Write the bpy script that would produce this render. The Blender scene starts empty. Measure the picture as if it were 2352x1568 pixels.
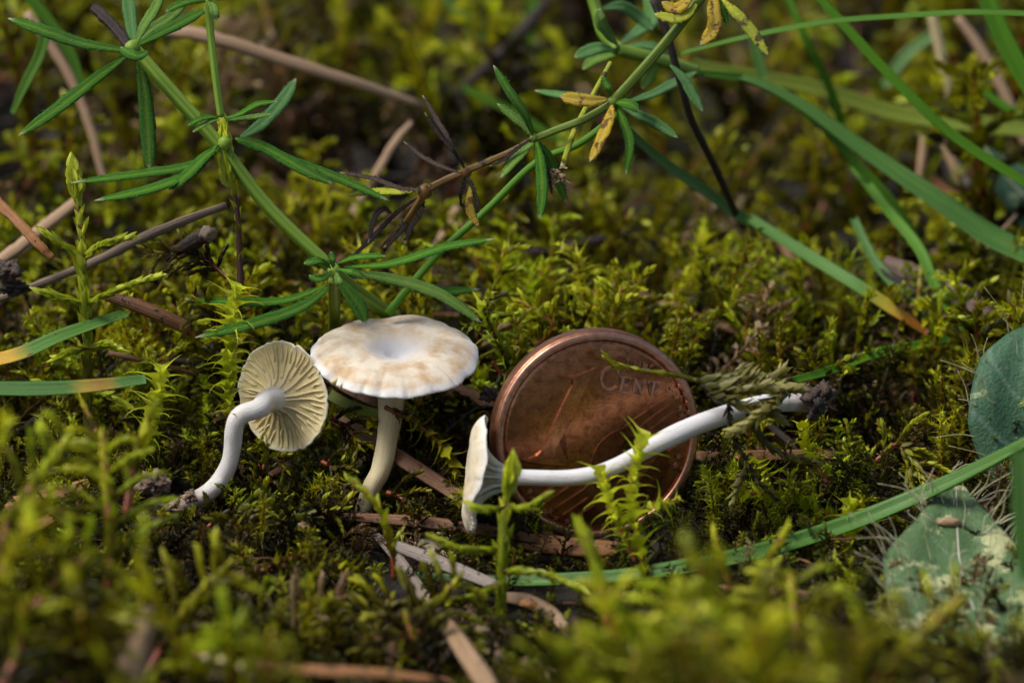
import bpy, bmesh, math, random
import numpy as np
from mathutils import Vector, Matrix, noise as mnoise

# ------------------------------------------------------------------ camera, light, exposure (1 unit = 1 cm)
SC = bpy.context.scene
SC.unit_settings.system = 'METRIC'
SC.unit_settings.scale_length = 0.01
COL = SC.collection
PITCH = math.radians(20.0)
FD = 25.0                                   # focus distance
K = 7.9 / 2352.0                            # cm per layout unit at the focus distance
CAM = np.array([0.0, -23.037, 9.80])
FW = np.array([0.0, math.cos(PITCH), -math.sin(PITCH)])
UP = np.array([0.0, math.sin(PITCH), math.cos(PITCH)])
RT = np.array([1.0, 0.0, 0.0])
cam = bpy.data.cameras.new('camera')
camo = bpy.data.objects.new('camera', cam)
COL.objects.link(camo)
camo.location = CAM
camo.rotation_euler = (math.pi/2 - PITCH, 0, 0)
cam.sensor_width = 36.0
cam.lens = 36.0 * FD / 7.9
cam.clip_start = 0.5
cam.clip_end = 8000
cam.dof.use_dof = True
cam.dof.focus_distance = FD - 0.05
cam.dof.aperture_fstop = 0.30
cam.dof.aperture_blades = 0
SC.camera = camo

SUN_EL, SUN_AZ = math.radians(58), math.radians(-98)      # azimuth from +Y (behind), negative = left
world = bpy.data.worlds.new('World'); SC.world = world
world.use_nodes = True
wn = world.node_tree
bgn = wn.nodes['Background']
sky = wn.nodes.new('ShaderNodeTexSky')
sky.sky_type = 'NISHITA'; sky.sun_disc = False
sky.sun_elevation = SUN_EL; sky.sun_rotation = SUN_AZ
sky.air_density = 1.0; sky.dust_density = 4.0; sky.ozone_density = 0.4
wn.links.new(sky.outputs[0], bgn.inputs[0])
bgn.inputs[1].default_value = 0.053
sl = bpy.data.lights.new('sun', 'SUN'); so = bpy.data.objects.new('sun', sl); COL.objects.link(so)
sl.energy = 1.45; sl.angle = math.radians(24); sl.color = (1.0, 0.985, 0.97)
sdir = Vector((math.sin(SUN_AZ)*math.cos(SUN_EL), math.cos(SUN_AZ)*math.cos(SUN_EL), math.sin(SUN_EL)))
so.rotation_euler = sdir.to_track_quat('Z', 'Y').to_euler()
so.location = (sdir*60)
SC.view_settings.view_transform = 'Standard'
SC.view_settings.look = 'None'
SC.view_settings.gamma = 1.0
SC.view_settings.use_curve_mapping = False
SC.view_settings.exposure = 1.15
SC.render.engine = 'CYCLES'
SC.cycles.use_denoising = True
SC.cycles.max_bounces = 7
SC.cycles.diffuse_bounces = 2
SC.cycles.glossy_bounces = 3
SC.cycles.transmission_bounces = 4
SC.cycles.transparent_max_bounces = 4

RND = random.Random(11)
NR = np.random.RandomState(7)

# ------------------------------------------------------------------ placement helpers
def W(px, py, d=0.0):
    """a point of the place: on the sight line (px, py) of the layout, at distance FD+d"""
    return CAM + (FW + RT*(px-1176)*K/FD + UP*(784-py)*K/FD)*(FD+d)
def cdir(r, u, t):
    v = RT*r + UP*u - FW*t
    return v/np.linalg.norm(v)
def project(p):
    q = np.asarray(p) - CAM
    z = q @ FW
    return 1176 + (q @ RT)/z*FD/K, 784 - (q @ UP)/z*FD/K, z
def nz(x, y=0., z=0., s=1.):
    return mnoise.noise(Vector((x*s, y*s, z*s)))
def ground_hit(px, py):
    v = FW + RT*(px-1176)*K/FD + UP*(784-py)*K/FD
    t = (CAM[2])/(-v[2])
    return CAM + v*t
PITS = []  # pits added to the ground so that the background gaps fall dark
for _px, _py, _r, _d in [(1670, 600, 1.25, 1.2), (1120, 150, 1.3, 1.), (1700, 190, 1.2, 1.), (900, 570, .7, .6), (80, 350, .9, .7), (1900, 690, .7, .6), (560, 400, .8, .6), (1980, 420, 1., .8), (2230, 600, .9, .7),
                         (1300, 480, .8, .6), (700, 60, 1.3, .7), (2200, 120, 1.6, .9), (250, 780, .6, .5), (1500, 330, 1., .7), (380, 560, .6, .5), (1560, 80, 1.3, .9)]:
    _q = ground_hit(_px, _py); PITS.append((_q[0], _q[1], _r, _d))
def terrain(x, y):
    z = 0.10*nz(x, y, 0, .55) + 0.07*nz(x, y, 7, 1.7) - 0.05
    far = min(max((y-3)/6., 0), 1)
    z += far*(0.28*nz(x, y, 3, .35))
    # foreground cushions of moss, right and left
    a = math.exp(-(((x-1.9)/1.8)**2 + ((y+6.4)/1.6)**2))*.75
    b = math.exp(-(((x+3.0)/1.15)**2 + ((y+5.6)/1.6)**2))*0.45
    c = math.exp(-(((x-3.2)/1.2)**2 + ((y+4.0)/1.3)**2))*0.25
    z += a + b + c
    for qx, qy, qr, qd in PITS:
        e = ((x-qx)**2+((y-qy)*.7)**2)/(qr*qr)
        if e < 6: z -= qd*math.exp(-e)
    # hollow before the mushrooms
    z -= 0.22*math.exp(-(((x+0.6)/1.6)**2 + ((y+1.7)/1.0)**2))
    return z
# ------------------------------------------------------------------ object helpers
def link(name, me, mat=None, parent=None, smooth=True):
    o = bpy.data.objects.new(name, me)
    COL.objects.link(o)
    if mat is not None and len(me.materials) == 0:
        me.materials.append(mat)
    if parent is not None:
        o.parent = parent
    if smooth and len(me.polygons):
        me.polygons.foreach_set('use_smooth', np.ones(len(me.polygons), bool))
    return o
def tag(o, label=None, cat=None, group=None, kind=None):
    if label: o['label'] = label
    if cat: o['category'] = cat
    if group: o['group'] = group
    if kind: o['kind'] = kind
    return o
def thing(name, label, cat, loc=(0, 0, 0), group=None):
    o = bpy.data.objects.new(name, None); COL.objects.link(o)
    o.empty_display_size = .1
    o.location = Vector(loc)
    return tag(o, label, cat, group)
def child(name, me, mat, root, smooth=True):
    """mesh is built in world coordinates; the child carries the offset to its root"""
    o = link(name, me, mat, None, smooth)
    o.parent = root
    l = root.location
    if root.parent: l = l + root.parent.location
    o.matrix_parent_inverse = Matrix.Translation(-l)
    return o
def sub(name, me, mat, parent, smooth=True):
    o = link(name, me, mat, None, smooth)
    o.parent = parent
    return o
def mesh_np(verts, faces_quads=None, faces_tris=None, attrs=None, name='mesh'):
    me = bpy.data.meshes.new(name)
    verts = np.asarray(verts, dtype=np.float32)
    nq = 0 if faces_quads is None else len(faces_quads)
    nt = 0 if faces_tris is None else len(faces_tris)
    me.vertices.add(len(verts)); me.vertices.foreach_set('co', verts.ravel())
    loops = []
    if nq: loops.append(np.asarray(faces_quads, dtype=np.int32).ravel())
    if nt: loops.append(np.asarray(faces_tris, dtype=np.int32).ravel())
    loops = np.concatenate(loops)
    me.loops.add(len(loops)); me.loops.foreach_set('vertex_index', loops)
    me.polygons.add(nq+nt)
    ls = np.concatenate([np.arange(nq)*4, nq*4 + np.arange(nt)*3]).astype(np.int32)
    me.polygons.foreach_set('loop_start', ls)
    me.update(calc_edges=True)
    for k, v in (attrs or {}).items():
        v = np.asarray(v, dtype=np.float32)
        if v.ndim == 1:
            a = me.attributes.new(k, 'FLOAT', 'POINT'); a.data.foreach_set('value', v)
        else:
            a = me.attributes.new(k, 'FLOAT_VECTOR', 'POINT'); a.data.foreach_set('vector', v.ravel())
    me.polygons.foreach_set('use_smooth', np.ones(nq+nt, bool))
    return me
def spline(pts, n):
    """Catmull-Rom through points (rows of any width), n samples, spaced by index"""
    p = np.asarray(pts, float)
    p = np.vstack([2*p[0]-p[1], p, 2*p[-1]-p[-2]])
    m = len(p)-3
    out = []
    for u in np.linspace(0, m-1e-6, n):
        i = int(u); t = u-i
        a, b, c, d = p[i], p[i+1], p[i+2], p[i+3]
        out.append(.5*((2*b)+(-a+c)*t+(2*a-5*b+4*c-d)*t*t+(-a+3*b-3*c+d)*t**3))
    return np.array(out)
def unit(v):
    v = np.asarray(v, float)
    return v/np.maximum(np.linalg.norm(v, axis=-1, keepdims=True), 1e-9)
ROUND = [(math.cos(a), math.sin(a)) for a in np.linspace(0, 2*math.pi, 11)[:-1]]
SQUARE = [(1, .6), (.6, 1), (-.6, 1), (-1, .6), (-1, -.6), (-.6, -1), (.6, -1), (1, -.6)]
RIDGED = [(1.0, .55), (.80, .75), (.55, 1), (0, .82), (-.55, 1), (-.80, .75), (-1.0, .55), (-.85, 0), (-1.0, -.55), (-.55, -1), (.55, -1), (1.0, -.55), (.85, 0)]
BLADE = [(-1, .62), (-.72, .30), (-.36, .10), (0, -.05), (.36, .10), (.72, .30), (1, .62), (.72, .0), (.36, -.22), (0, -.38), (-.36, -.22), (-.72, .0)]
FLAT = [(-1, 0), (-.7, .3), (-.25, .34), (0, .22), (.25, .34), (.7, .3), (1, 0), (.7, -.3), (0, -.42), (-.7, -.3)]
LEAF = [(-1, -.25), (-.92, .25), (-.62, .42), (-.2, .22), (0, .08), (.2, .22), (.62, .42), (.92, .25), (1, -.25), (.72, -.42), (.2, -.3), (0, -.5), (-.2, -.3), (-.72, -.42)]
def sweep_arrays(path, wid, thk, cross, ref, jitter=0., roll=None, rj=None, caps=True):
    path = np.asarray(path, float); n = len(path)
    tan = unit(np.gradient(path, axis=0))
    ref = np.asarray(ref, float)
    if ref.ndim == 1: ref = np.tile(ref, (n, 1))
    nor = unit(ref - (ref*tan).sum(1, keepdims=True)*tan)
    side = unit(np.cross(tan, nor))
    if roll is not None:
        c, s = np.cos(roll)[:, None], np.sin(roll)[:, None]
        nor, side = nor*c + side*s, side*c - nor*s
    wid = np.broadcast_to(wid, (n,)); thk = np.broadcast_to(thk, (n,))
    cr = np.array(cross); m = len(cr)
    jr = 1 + jitter*(rj if rj is not None else NR.uniform(-1, 1, (n, m)))
    V = (path[:, None, :] + side[:, None, :]*(cr[None, :, 0:1]*wid[:, None, None]*jr[..., None])
         + nor[:, None, :]*(cr[None, :, 1:2]*thk[:, None, None]*jr[..., None]))
    L = np.concatenate([[0], np.cumsum(np.linalg.norm(np.diff(path, axis=0), axis=1))])
    T = np.linspace(0, 1, n)
    st = np.zeros((n, m, 3))
    st[..., 0] = cr[None, :, 0]; st[..., 1] = L[:, None]; st[..., 2] = T[:, None]
    i = np.arange(n-1)[:, None]; j = np.arange(m)[None, :]; j2 = (j+1) % m
    Q = np.stack([i*m+j, i*m+j2, (i+1)*m+j2, (i+1)*m+j], -1).reshape(-1, 4)
    V = V.reshape(-1, 3); st = st.reshape(-1, 3)
    V = np.vstack([V, path[0], path[-1]]); st = np.vstack([st, [0, 0, 0], [0, L[-1], 1]])
    a, b = n*m, n*m+1
    jj = np.arange(m); jn = (jj+1) % m
    T1 = np.stack([jn, jj, np.full(m, a)], -1)
    T2 = np.stack([(n-1)*m+jj, (n-1)*m+jn, np.full(m, b)], -1)
    return V, Q, np.vstack([T1, T2]), st, (side, nor, tan)
def sweep(path, wid, thk, cross=ROUND, ref=(0, -.3, 1), **kw):
    V, Q, T, st, _ = sweep_arrays(path, wid, thk, cross, ref, **kw)
    return mesh_np(V, Q, T, {'st': st})
class Bag:
    """collects several pieces of one part"""
    def __init__(s): s.V = []; s.Q = []; s.T = []; s.A = []; s.n = 0
    def add(s, V, Q, T, st):
        s.V.append(V); s.A.append(st)
        if Q is not None and len(Q): s.Q.append(np.asarray(Q)+s.n)
        if T is not None and len(T): s.T.append(np.asarray(T)+s.n)
        s.n += len(V)
    def mesh(s, name='mesh'):
        return mesh_np(np.vstack(s.V), np.vstack(s.Q) if s.Q else None, np.vstack(s.T) if s.T else None, {'st': np.vstack(s.A)}, name)

# ------------------------------------------------------------------ materials
class NT:
    def __init__(s, name):
        s.m = bpy.data.materials.new(name); s.m.use_nodes = True
        s.t = s.m.node_tree; s.t.nodes.clear()
        s.out = s.t.nodes.new('ShaderNodeOutputMaterial')
    def n(s, typ, ins=None, **kw):
        nd = s.t.nodes.new(typ)
        for k, v in kw.items(): setattr(nd, k, v)
        for k, v in (ins or {}).items():
            if isinstance(v, bpy.types.NodeSocket): s.t.links.new(v, nd.inputs[k])
            else: nd.inputs[k].default_value = v
        return nd
    def attr(s, name, out=2):
        return s.n('ShaderNodeAttribute', attribute_name=name).outputs[out]
    def math(s, op, a, b=0., c=0., clamp=False):
        return s.n('ShaderNodeMath', {0: a, 1: b, 2: c}, operation=op, use_clamp=clamp).outputs[0]
    def noise(s, vec, scale, detail=4, rough=.6, dist=0.):
        ins = {'Scale': scale, 'Detail': detail, 'Roughness': rough, 'Distortion': dist}
        if vec is not None: ins['Vector'] = vec
        return s.n('ShaderNodeTexNoise', ins).outputs[0]
    def vscale(s, vec, sc):
        return s.n('ShaderNodeVectorMath', {0: vec, 1: sc}, operation='MULTIPLY').outputs[0]
    def ramp(s, fac, stops, interp='LINEAR'):
        r = s.n('ShaderNodeValToRGB', {0: fac}); e = r.color_ramp.elements
        r.color_ramp.interpolation = interp
        while len(e) < len(stops): e.new(.5)
        for q, (p, c) in zip(e, stops):
            q.position = p
            q.color = (c, c, c, 1) if not hasattr(c, '__len__') else (*c[:3], 1)
        return r.outputs[0]
    def mix(s, fac, a, b, mode='MIX'):
        nd = s.n('ShaderNodeMix', data_type='RGBA', blend_type=mode)
        for sock, v in ((nd.inputs[0], fac), (nd.inputs[6], a), (nd.inputs[7], b)):
            if isinstance(v, bpy.types.NodeSocket): s.t.links.new(v, sock)
            elif hasattr(v, '__len__'): sock.default_value = (*v[:3], 1)
            else: sock.default_value = v
        return nd.outputs[2]
    def bump(s, h, strength=.4, dist=.01):
        return s.n('ShaderNodeBump', {'Height': h, 'Strength': strength, 'Distance': dist}).outputs[0]
    def geo(s): return s.n('ShaderNodeNewGeometry').outputs[0]
    def objc(s): return s.n('ShaderNodeTexCoord').outputs['Object']
    def done(s, color, rough=.5, metal=0., bump=None, sss=0., sssr=.05, transl=0., tcol=None, spec=.5, coat=0.):
        ins = {'Base Color': color if isinstance(color, bpy.types.NodeSocket) else (*color[:3], 1),
               'Roughness': rough, 'Metallic': metal, 'Specular IOR Level': spec}
        if bump is not None: ins['Normal'] = bump
        if sss:
            ins['Subsurface Weight'] = sss; ins['Subsurface Radius'] = (1, .75, .5); ins['Subsurface Scale'] = sssr
        if coat: ins['Coat Weight'] = coat; ins['Coat Roughness'] = .15
        p = s.n('ShaderNodeBsdfPrincipled', ins)
        o = p.outputs[0]
        if transl:
            ti = {'Color': tcol if tcol is not None else ins['Base Color']}
            t = s.n('ShaderNodeBsdfTranslucent', ti)
            o = s.n('ShaderNodeMixShader', {0: transl, 1: o, 2: t.outputs[0]}).outputs[0]
        s.t.links.new(o, s.out.inputs[0])
        return s.m

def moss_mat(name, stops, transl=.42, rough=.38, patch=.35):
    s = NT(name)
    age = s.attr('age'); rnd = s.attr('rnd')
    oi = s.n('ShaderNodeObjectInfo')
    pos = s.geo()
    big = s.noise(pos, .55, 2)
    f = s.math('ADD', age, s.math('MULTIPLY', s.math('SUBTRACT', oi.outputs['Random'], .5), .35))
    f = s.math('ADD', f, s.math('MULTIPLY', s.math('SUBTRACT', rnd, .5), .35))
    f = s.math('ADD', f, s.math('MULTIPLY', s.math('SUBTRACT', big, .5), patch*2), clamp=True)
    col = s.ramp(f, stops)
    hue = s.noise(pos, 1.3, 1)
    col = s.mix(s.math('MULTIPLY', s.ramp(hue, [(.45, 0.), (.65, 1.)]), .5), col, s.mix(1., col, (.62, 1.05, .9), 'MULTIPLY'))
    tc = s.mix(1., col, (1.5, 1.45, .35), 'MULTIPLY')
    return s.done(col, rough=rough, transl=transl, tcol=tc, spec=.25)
MOSS = moss_mat('moss_green', [(0, (.006, .003, .001)), (.25, (.022, .014, .002)), (.45, (.085, .070, .004)), (.70, (.25, .24, .005)), (1, (.56, .56, .03))], .34, .42, .5)  # brown old bases, taken near black to put the gaps' shade into the colour
MOSS_DARK = moss_mat('moss_shaded_old', [(0, (.006, .003, .002)), (.4, (.020, .015, .003)), (.75, (.05, .048, .004)), (1, (.14, .14, .008))], .25, .45)  # old moss, with the shade between the shoots put into its colour
MOSS_BROWN = moss_mat('moss_dead', [(0, (.05, .028, .014)), (.5, (.17, .10, .05)), (1, (.34, .23, .11))], .25, .5)
MOSS_KHAKI = moss_mat('moss_dry_khaki', [(0, (.02, .015, .005)), (.45, (.11, .09, .02)), (.8, (.25, .22, .055)), (1, (.40, .36, .13))], .3, .35)
def plain_leaf(name, c):
    s = NT(name)
    n = s.noise(s.geo(), 9., 2)
    col = s.mix(n, tuple(x*.6 for x in c), tuple(min(x*1.35, .9) for x in c))
    tc = s.mix(1., col, (1.5, 1.5, .6), 'MULTIPLY')
    return s.done(col, rough=.28, transl=.45, tcol=tc, spec=.4)
LEAF_YOUNG = plain_leaf('moss_leaf_young', (.58, .62, .06))
LEAF_MID = plain_leaf('moss_leaf_mid', (.34, .39, .022))
LEAF_OLD = plain_leaf('moss_leaf_old', (.16, .15, .014))
def stem_mat(name, c1, c2, rough=.45):
    s = NT(name)
    n = s.noise(s.geo(), 7., 3)
    return s.done(s.mix(n, c1, c2), rough=rough, bump=s.bump(s.noise(s.geo(), 60., 3), .5, .01))
RED_STEM = stem_mat('red_moss_stem', (.11, .022, .008), (.30, .058, .014))
DARK_STEM = stem_mat('dark_moss_stem', (.03, .010, .008), (.10, .03, .018))

def striped(name, c1, c2, rough=.45, transl=.12, stops=None, dens=14, long=.8, bump=.35, spots=None, spec=.22):
    """plant tissue with veins running along the piece; stops recolour it along its length"""
    s = NT(name)
    st = s.attr('st', 1)
    v = s.vscale(st, (dens*.5, long, 0))
    n = s.noise(v, 1., 3, .6)
    col = s.mix(s.ramp(n, [(.32, 0.), (.68, 1.)]), c1, c2)
    if stops:
        sx = s.n('ShaderNodeSeparateXYZ', {0: st})
        w = s.math('ADD', sx.outputs[2], s.math('MULTIPLY', s.math('SUBTRACT', s.noise(s.vscale(st, (3., 1.5, 0)), 1.6, 5, .75), .5), .34))
        cc = s.ramp(w, [(p, c) for p, c, _ in stops]); ff = s.ramp(w, [(p, f) for p, _, f in stops])
        col = s.mix(ff, col, s.mix(.35, cc, col, 'MULTIPLY') if False else cc)
    if spots:
        sn = s.noise(s.geo(), spots[0], 2, .7)
        col = s.mix(s.ramp(sn, [(spots[1], 0.), (spots[1]+.05, 1.)]), col, spots[2])
    gr = s.noise(s.geo(), 45., 2)
    col = s.mix(s.math('MULTIPLY', gr, .35), col, s.mix(1., col, (.45, .45, .45), 'MULTIPLY'))
    return s.done(col, rough=rough, transl=transl, bump=s.bump(s.math('ADD', n, s.math('MULTIPLY', gr, .4)), bump, .02), spec=spec)

def needle_mat(name, c1, c2, dark=(.025, .015, .010)):
    return striped(name, c1, c2, rough=.5, transl=0., dens=10, long=1.2, bump=.6, spots=(16., .62, dark), spec=.45)
NEEDLE_ORANGE = needle_mat('needle_orange', (.22, .085, .022), (.48, .22, .07))
NEEDLE_BROWN = needle_mat('needle_brown', (.10, .038, .014), (.30, .135, .055))
NEEDLE_TAN = needle_mat('needle_tan', (.22, .13, .065), (.48, .31, .17))
NEEDLE_GREY = needle_mat('needle_grey', (.13, .10, .08), (.38, .31, .25))
STRAW_PINK = striped('straw_pinkish', (.34, .21, .12), (.52, .35, .21), transl=0., dens=6)
STRAW_PALE = striped('straw_pale', (.38, .30, .15), (.55, .45, .24), transl=0., dens=6)
TWIG_GREY = striped('twig_grey', (.085, .058, .04), (.33, .245, .17), rough=.7, transl=0., dens=8, bump=.9)
TWIG_DARK = striped('twig_dark', (.012, .009, .008), (.07, .05, .04), rough=.6, transl=0., dens=6, bump=1.)
WOOD_DEAD = striped('dead_wood', (.05, .035, .03), (.30, .20, .15), rough=.7, transl=0., dens=6, bump=1.)
G_GREEN = striped('grass_green', (.028, .10, .004), (.10, .23, .012))
G_BRIGHT = striped('grass_bright', (.045, .165, .005), (.13, .30, .015))
G_BLUE = striped('grass_bluish', (.035, .125, .012), (.14, .27, .065), rough=.32, transl=.08)
G_OLIVE = striped('grass_olive', (.13, .18, .02), (.24, .30, .035))
YEL = (.58, .36, .035); ORG = (.55, .22, .03)
G_LEFT_A = striped('grass_yellow_base', (.035, .14, .012), (.15, .28, .06), stops=[(0, ORG, 1.), (.12, YEL, 1.), (.24, YEL, 1.), (.42, YEL, 0.)], spots=(14., .66, (.10, .03, .01)))
G_LEFT_B = striped('grass_yellow_band', (.035, .12, .02), (.10, .22, .045), stops=[(.56, YEL, 0.), (.66, (.36, .25, .03), .9), (.76, (.32, .17, .03), .9), (.86, YEL, 0.)])
G_TIP = striped('grass_orange_tip', (.06, .17, .025), (.13, .28, .045), stops=[(.55, YEL, 0.), (.70, (.45, .40, .04), 1.), (.85, ORG, 1.), (1., (.25, .1, .02), 1.)])
B_STEM = striped('bedstraw_stem', (.13, .28, .02), (.36, .50, .08), transl=.15, dens=5, long=.3, bump=.2)
B_STEM2 = striped('bedstraw_stem_dull', (.10, .16, .02), (.21, .29, .04), transl=.1, dens=4, long=.5, bump=.3, spots=(10., .66, (.06, .03, .01)))
B_STEM_BROWN = striped('bedstraw_stem_brown', (.09, .04, .012), (.22, .13, .03), transl=0., dens=4, bump=.4, spots=(7., .58, (.02, .01, .008)))
def bed_leaf(name, c1, c2, mid, spots=None):
    s = NT(name)
    st = s.attr('st', 1)
    sx = s.n('ShaderNodeSeparateXYZ', {0: st})
    ab = s.math('ABSOLUTE', sx.outputs[0])
    n = s.noise(s.geo(), 14., 3)
    col = s.mix(n, c1, c2)
    col = s.mix(s.math('MULTIPLY', s.ramp(ab, [(.08, 1.), (.40, 0.)]), .5), col, mid)
    fine = s.noise(s.geo(), 90., 2, .7)
    col = s.mix(s.ramp(fine, [(.60, 0.), (.74, .55)]), col, tuple(min(x*2.0+.06, .8) for x in c2))
    if spots:
        col = s.mix(s.ramp(s.noise(s.geo(), 11., 3), [(.52, 0.), (.6, 1.)]), col, spots)
    col = s.mix(s.ramp(sx.outputs[2], [(.93, 0.), (1., .8)]), col, (.65, .62, .45))
    return s.done(col, rough=.38, transl=.16, bump=s.bump(fine, .8, .03), spec=.3)
BL_GREEN = bed_leaf('bedstraw_leaf_green', (.022, .120, .004), (.075, .26, .010), (.22, .36, .02))
BL_LIGHT = bed_leaf('bedstraw_leaf_light', (.08, .19, .02), (.19, .36, .05), (.28, .42, .07))
BL_YELLOW = bed_leaf('bedstraw_leaf_yellow', (.55, .34, .015), (.78, .56, .05), (.7, .55, .15), (.22, .11, .03))
BL_LIME = bed_leaf('bedstraw_leaf_lime', (.34, .42, .015), (.60, .62, .04), (.6, .6, .12), (.14, .10, .03))
BL_BLACK = bed_leaf('bedstraw_leaf_black', (.008, .006, .007), (.035, .02, .016), (.05, .03, .02))
BL_GREY = bed_leaf('bedstraw_leaf_grey', (.06, .035, .03), (.16, .11, .085), (.15, .1, .07))
BL_FAR = bed_leaf('bedstraw_leaf_far', (.06, .19, .04), (.14, .32, .09), (.2, .37, .1))

# ------------------------------------------------------------------ setting: ground
def soil_mat():
    s = NT('dark_soil')
    p = s.geo()
    n = s.noise(p, 3., 6, .7); m = s.noise(p, 18., 4, .7)
    col = s.mix(n, (.007, .005, .003), (.022, .016, .008))  # soil coloured near black to deepen the shadows between the shoots
    col = s.mix(s.ramp(m, [(.55, 0.), (.75, 1.)]), col, (.045, .034, .014))
    return s.done(col, rough=.75, bump=s.bump(m, .8, .06))
SOIL = soil_mat()
def build_ground():
    xs = np.arange(-13, 13.01, .13); ys = np.arange(-13, 27.01, .13)
    V = np.array([(x, y, terrain(x, y)-.06 + .05*nz(x, y, 1, 6)) for y in ys for x in xs])
    nx, ny = len(xs), len(ys)
    i = np.arange(ny-1)[:, None]; j = np.arange(nx-1)[None, :]
    Q = np.stack([i*nx+j, i*nx+j+1, (i+1)*nx+j+1, (i+1)*nx+j], -1).reshape(-1, 4)
    o = link('ground', mesh_np(V, Q), SOIL); tag(o, kind='structure')
    S = 4000
    V = [(-S, -S, -.6), (S, -S, -.6), (S, S, -.6), (-S, S, -.6)]
    o = link('forest_floor', mesh_np(V, [(0, 1, 2, 3)]), SOIL); tag(o, kind='structure')
build_ground()

# ------------------------------------------------------------------ moss: leaf batches
T_OVATE = dict(rows=[(.0, .35), (.3, 1.0), (.68, .72)], cup=.5)
T_POINT = dict(rows=[(.0, 1.0), (.16, 1.15), (.38, .30), (.70, .08)], cup=.35)
def leaf_batch(base, axis, rad, L, Wd, alpha, curl, tmpl, age, rnd):
    """all leaves at once -> verts, quads, tris, age, rnd"""
    N = len(base)
    axis = unit(axis); rad = unit(rad)
    ca, sa = np.cos(alpha)[:, None], np.sin(alpha)[:, None]
    t = axis*ca + rad*sa
    n = rad*ca - axis*sa
    side = unit(np.cross(axis, rad))
    k = np.where(np.abs(curl) < 1e-3, 1e-3, curl)
    def centre(s):
        return base + L[:, None]*(t*(np.sin(k*s)/k)[:, None] + n*((1-np.cos(k*s))/k)[:, None])
    rows = []
    for s, w in tmpl['rows']:
        c = centre(s); ww = (Wd*w*.5)[:, None]
        ns = n*np.cos(k*s)[:, None] - t*np.sin(k*s)[:, None]
        lift = -ns*ww*tmpl['cup']
        rows += [c-side*ww+lift, c, c+side*ww+lift]
    rows.append(centre(1.))
    V = np.stack(rows, 1)
    m = V.shape[1]; R = len(tmpl['rows'])
    q = []
    for r in range(R-1):
        q += [(3*r, 3*r+1, 3*r+4, 3*r+3), (3*r+1, 3*r+2, 3*r+5, 3*r+4)]
    tr = [(3*R-3, 3*R-2, 3*R), (3*R-2, 3*R-1, 3*R)]
    off = (np.arange(N)*m)[:, None, None]
    Q = (np.array(q)[None]+off).reshape(-1, 4); T = (np.array(tr)[None]+off).reshape(-1, 3)
    return V.reshape(-1, 3), Q, T, np.repeat(age, m), np.repeat(rnd, m)
class Leaves:
    def __init__(s): s.p = []
    def along(s, path, spacing, L, Wd, alpha, curl, tmpl, age0, age1, rs, start=0., taper=(.8, 1.15, .55), r0=.008, jit=.3):
        path = np.asarray(path, float)
        seg = np.linalg.norm(np.diff(path, axis=0), axis=1); cum = np.concatenate([[0], np.cumsum(seg)])
        tot = cum[-1]
        n = max(int(tot*(1-start)/spacing), 2)
        u = (start + (1-start)*(np.arange(n)+.5)/n)*tot
        base = np.stack([np.interp(u, cum, path[:, k]) for k in range(3)], 1)
        tan = unit(np.stack([np.interp(u, cum, np.gradient(path[:, k], cum)) for k in range(3)], 1))
        ph = np.arange(n)*2.39996 + rs.uniform(0, 6) + rs.uniform(-.3, .3, n)
        a = unit(np.cross(tan, np.tile([.31, .87, .2], (n, 1)))); b = np.cross(tan, a)
        rad = a*np.cos(ph)[:, None] + b*np.sin(ph)[:, None]
        f = (u/tot)
        sc = np.interp(f, [0, .5, 1], taper)*rs.uniform(1-jit, 1+jit, n)
        tipf = np.clip((f-.82)/.18, 0, 1)
        al = alpha*(1-(.65 if tmpl is T_OVATE else .2)*tipf)*rs.uniform(.7, 1.3, n)
        cu = curl*(1-.5*tipf)*rs.uniform(.6, 1.4, n)
        s.p.append((base+rad*r0, tan, rad, L*sc, Wd*sc, al, cu, tmpl, age0+(age1-age0)*f, rs.uniform(0, 1, n)))
    def mesh(s, extra=None, name='mesh'):
        VV, QQ, TT, AA, RR = [], [], [], [], []; off = 0
        for p in s.p:
            V, Q, T, A, R = leaf_batch(*p)
            VV.append(V); QQ.append(Q+off); TT.append(T+off); AA.append(A); RR.append(R); off += len(V)
        return mesh_np(np.vstack(VV), np.vstack(QQ), np.vstack(TT), {'age': np.concatenate(AA), 'rnd': np.concatenate(RR)}, name)
def branch_paths(path, rs, n, l0, l1, start=.15, spread=55, droop=.2, planar=None):
    path = np.asarray(path); m = len(path); out = []
    for i in range(n):
        f = start + (.93-start)*(i+rs.uniform(-.3, .3))/max(n-1, 1)
        f = min(max(f, 0.02), .95)
        x = f*(m-1); k = int(x)
        p = path[k] + (path[min(k+1, m-1)]-path[k])*(x-k)
        tan = unit(path[min(k+1, m-1)]-path[k])
        if planar is None:
            ph = i*2.2+rs.uniform(-.5, .5)
            a = unit(np.cross(tan, [.2, .9, .3])); b = np.cross(tan, a)
            rad = a*math.cos(ph)+b*math.sin(ph)
        else:
            s_ = 1 if i % 2 else -1
            rad = unit(unit(np.cross(tan, planar))*s_ + np.asarray(planar)*rs.uniform(-.4, .4))
        an = math.radians(spread + rs.uniform(-12, 12))
        L = (l0 + (l1-l0)*f)*rs.uniform(.75, 1.2)
        d = tan*math.cos(an) + rad*math.sin(an)
        pts = [p, p+d*L*.5 + np.array([0, 0, .04*L]), p+d*L + np.array([0, 0, -droop*L])]
        out.append((f, spline(pts, 6)))
    return out

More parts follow.
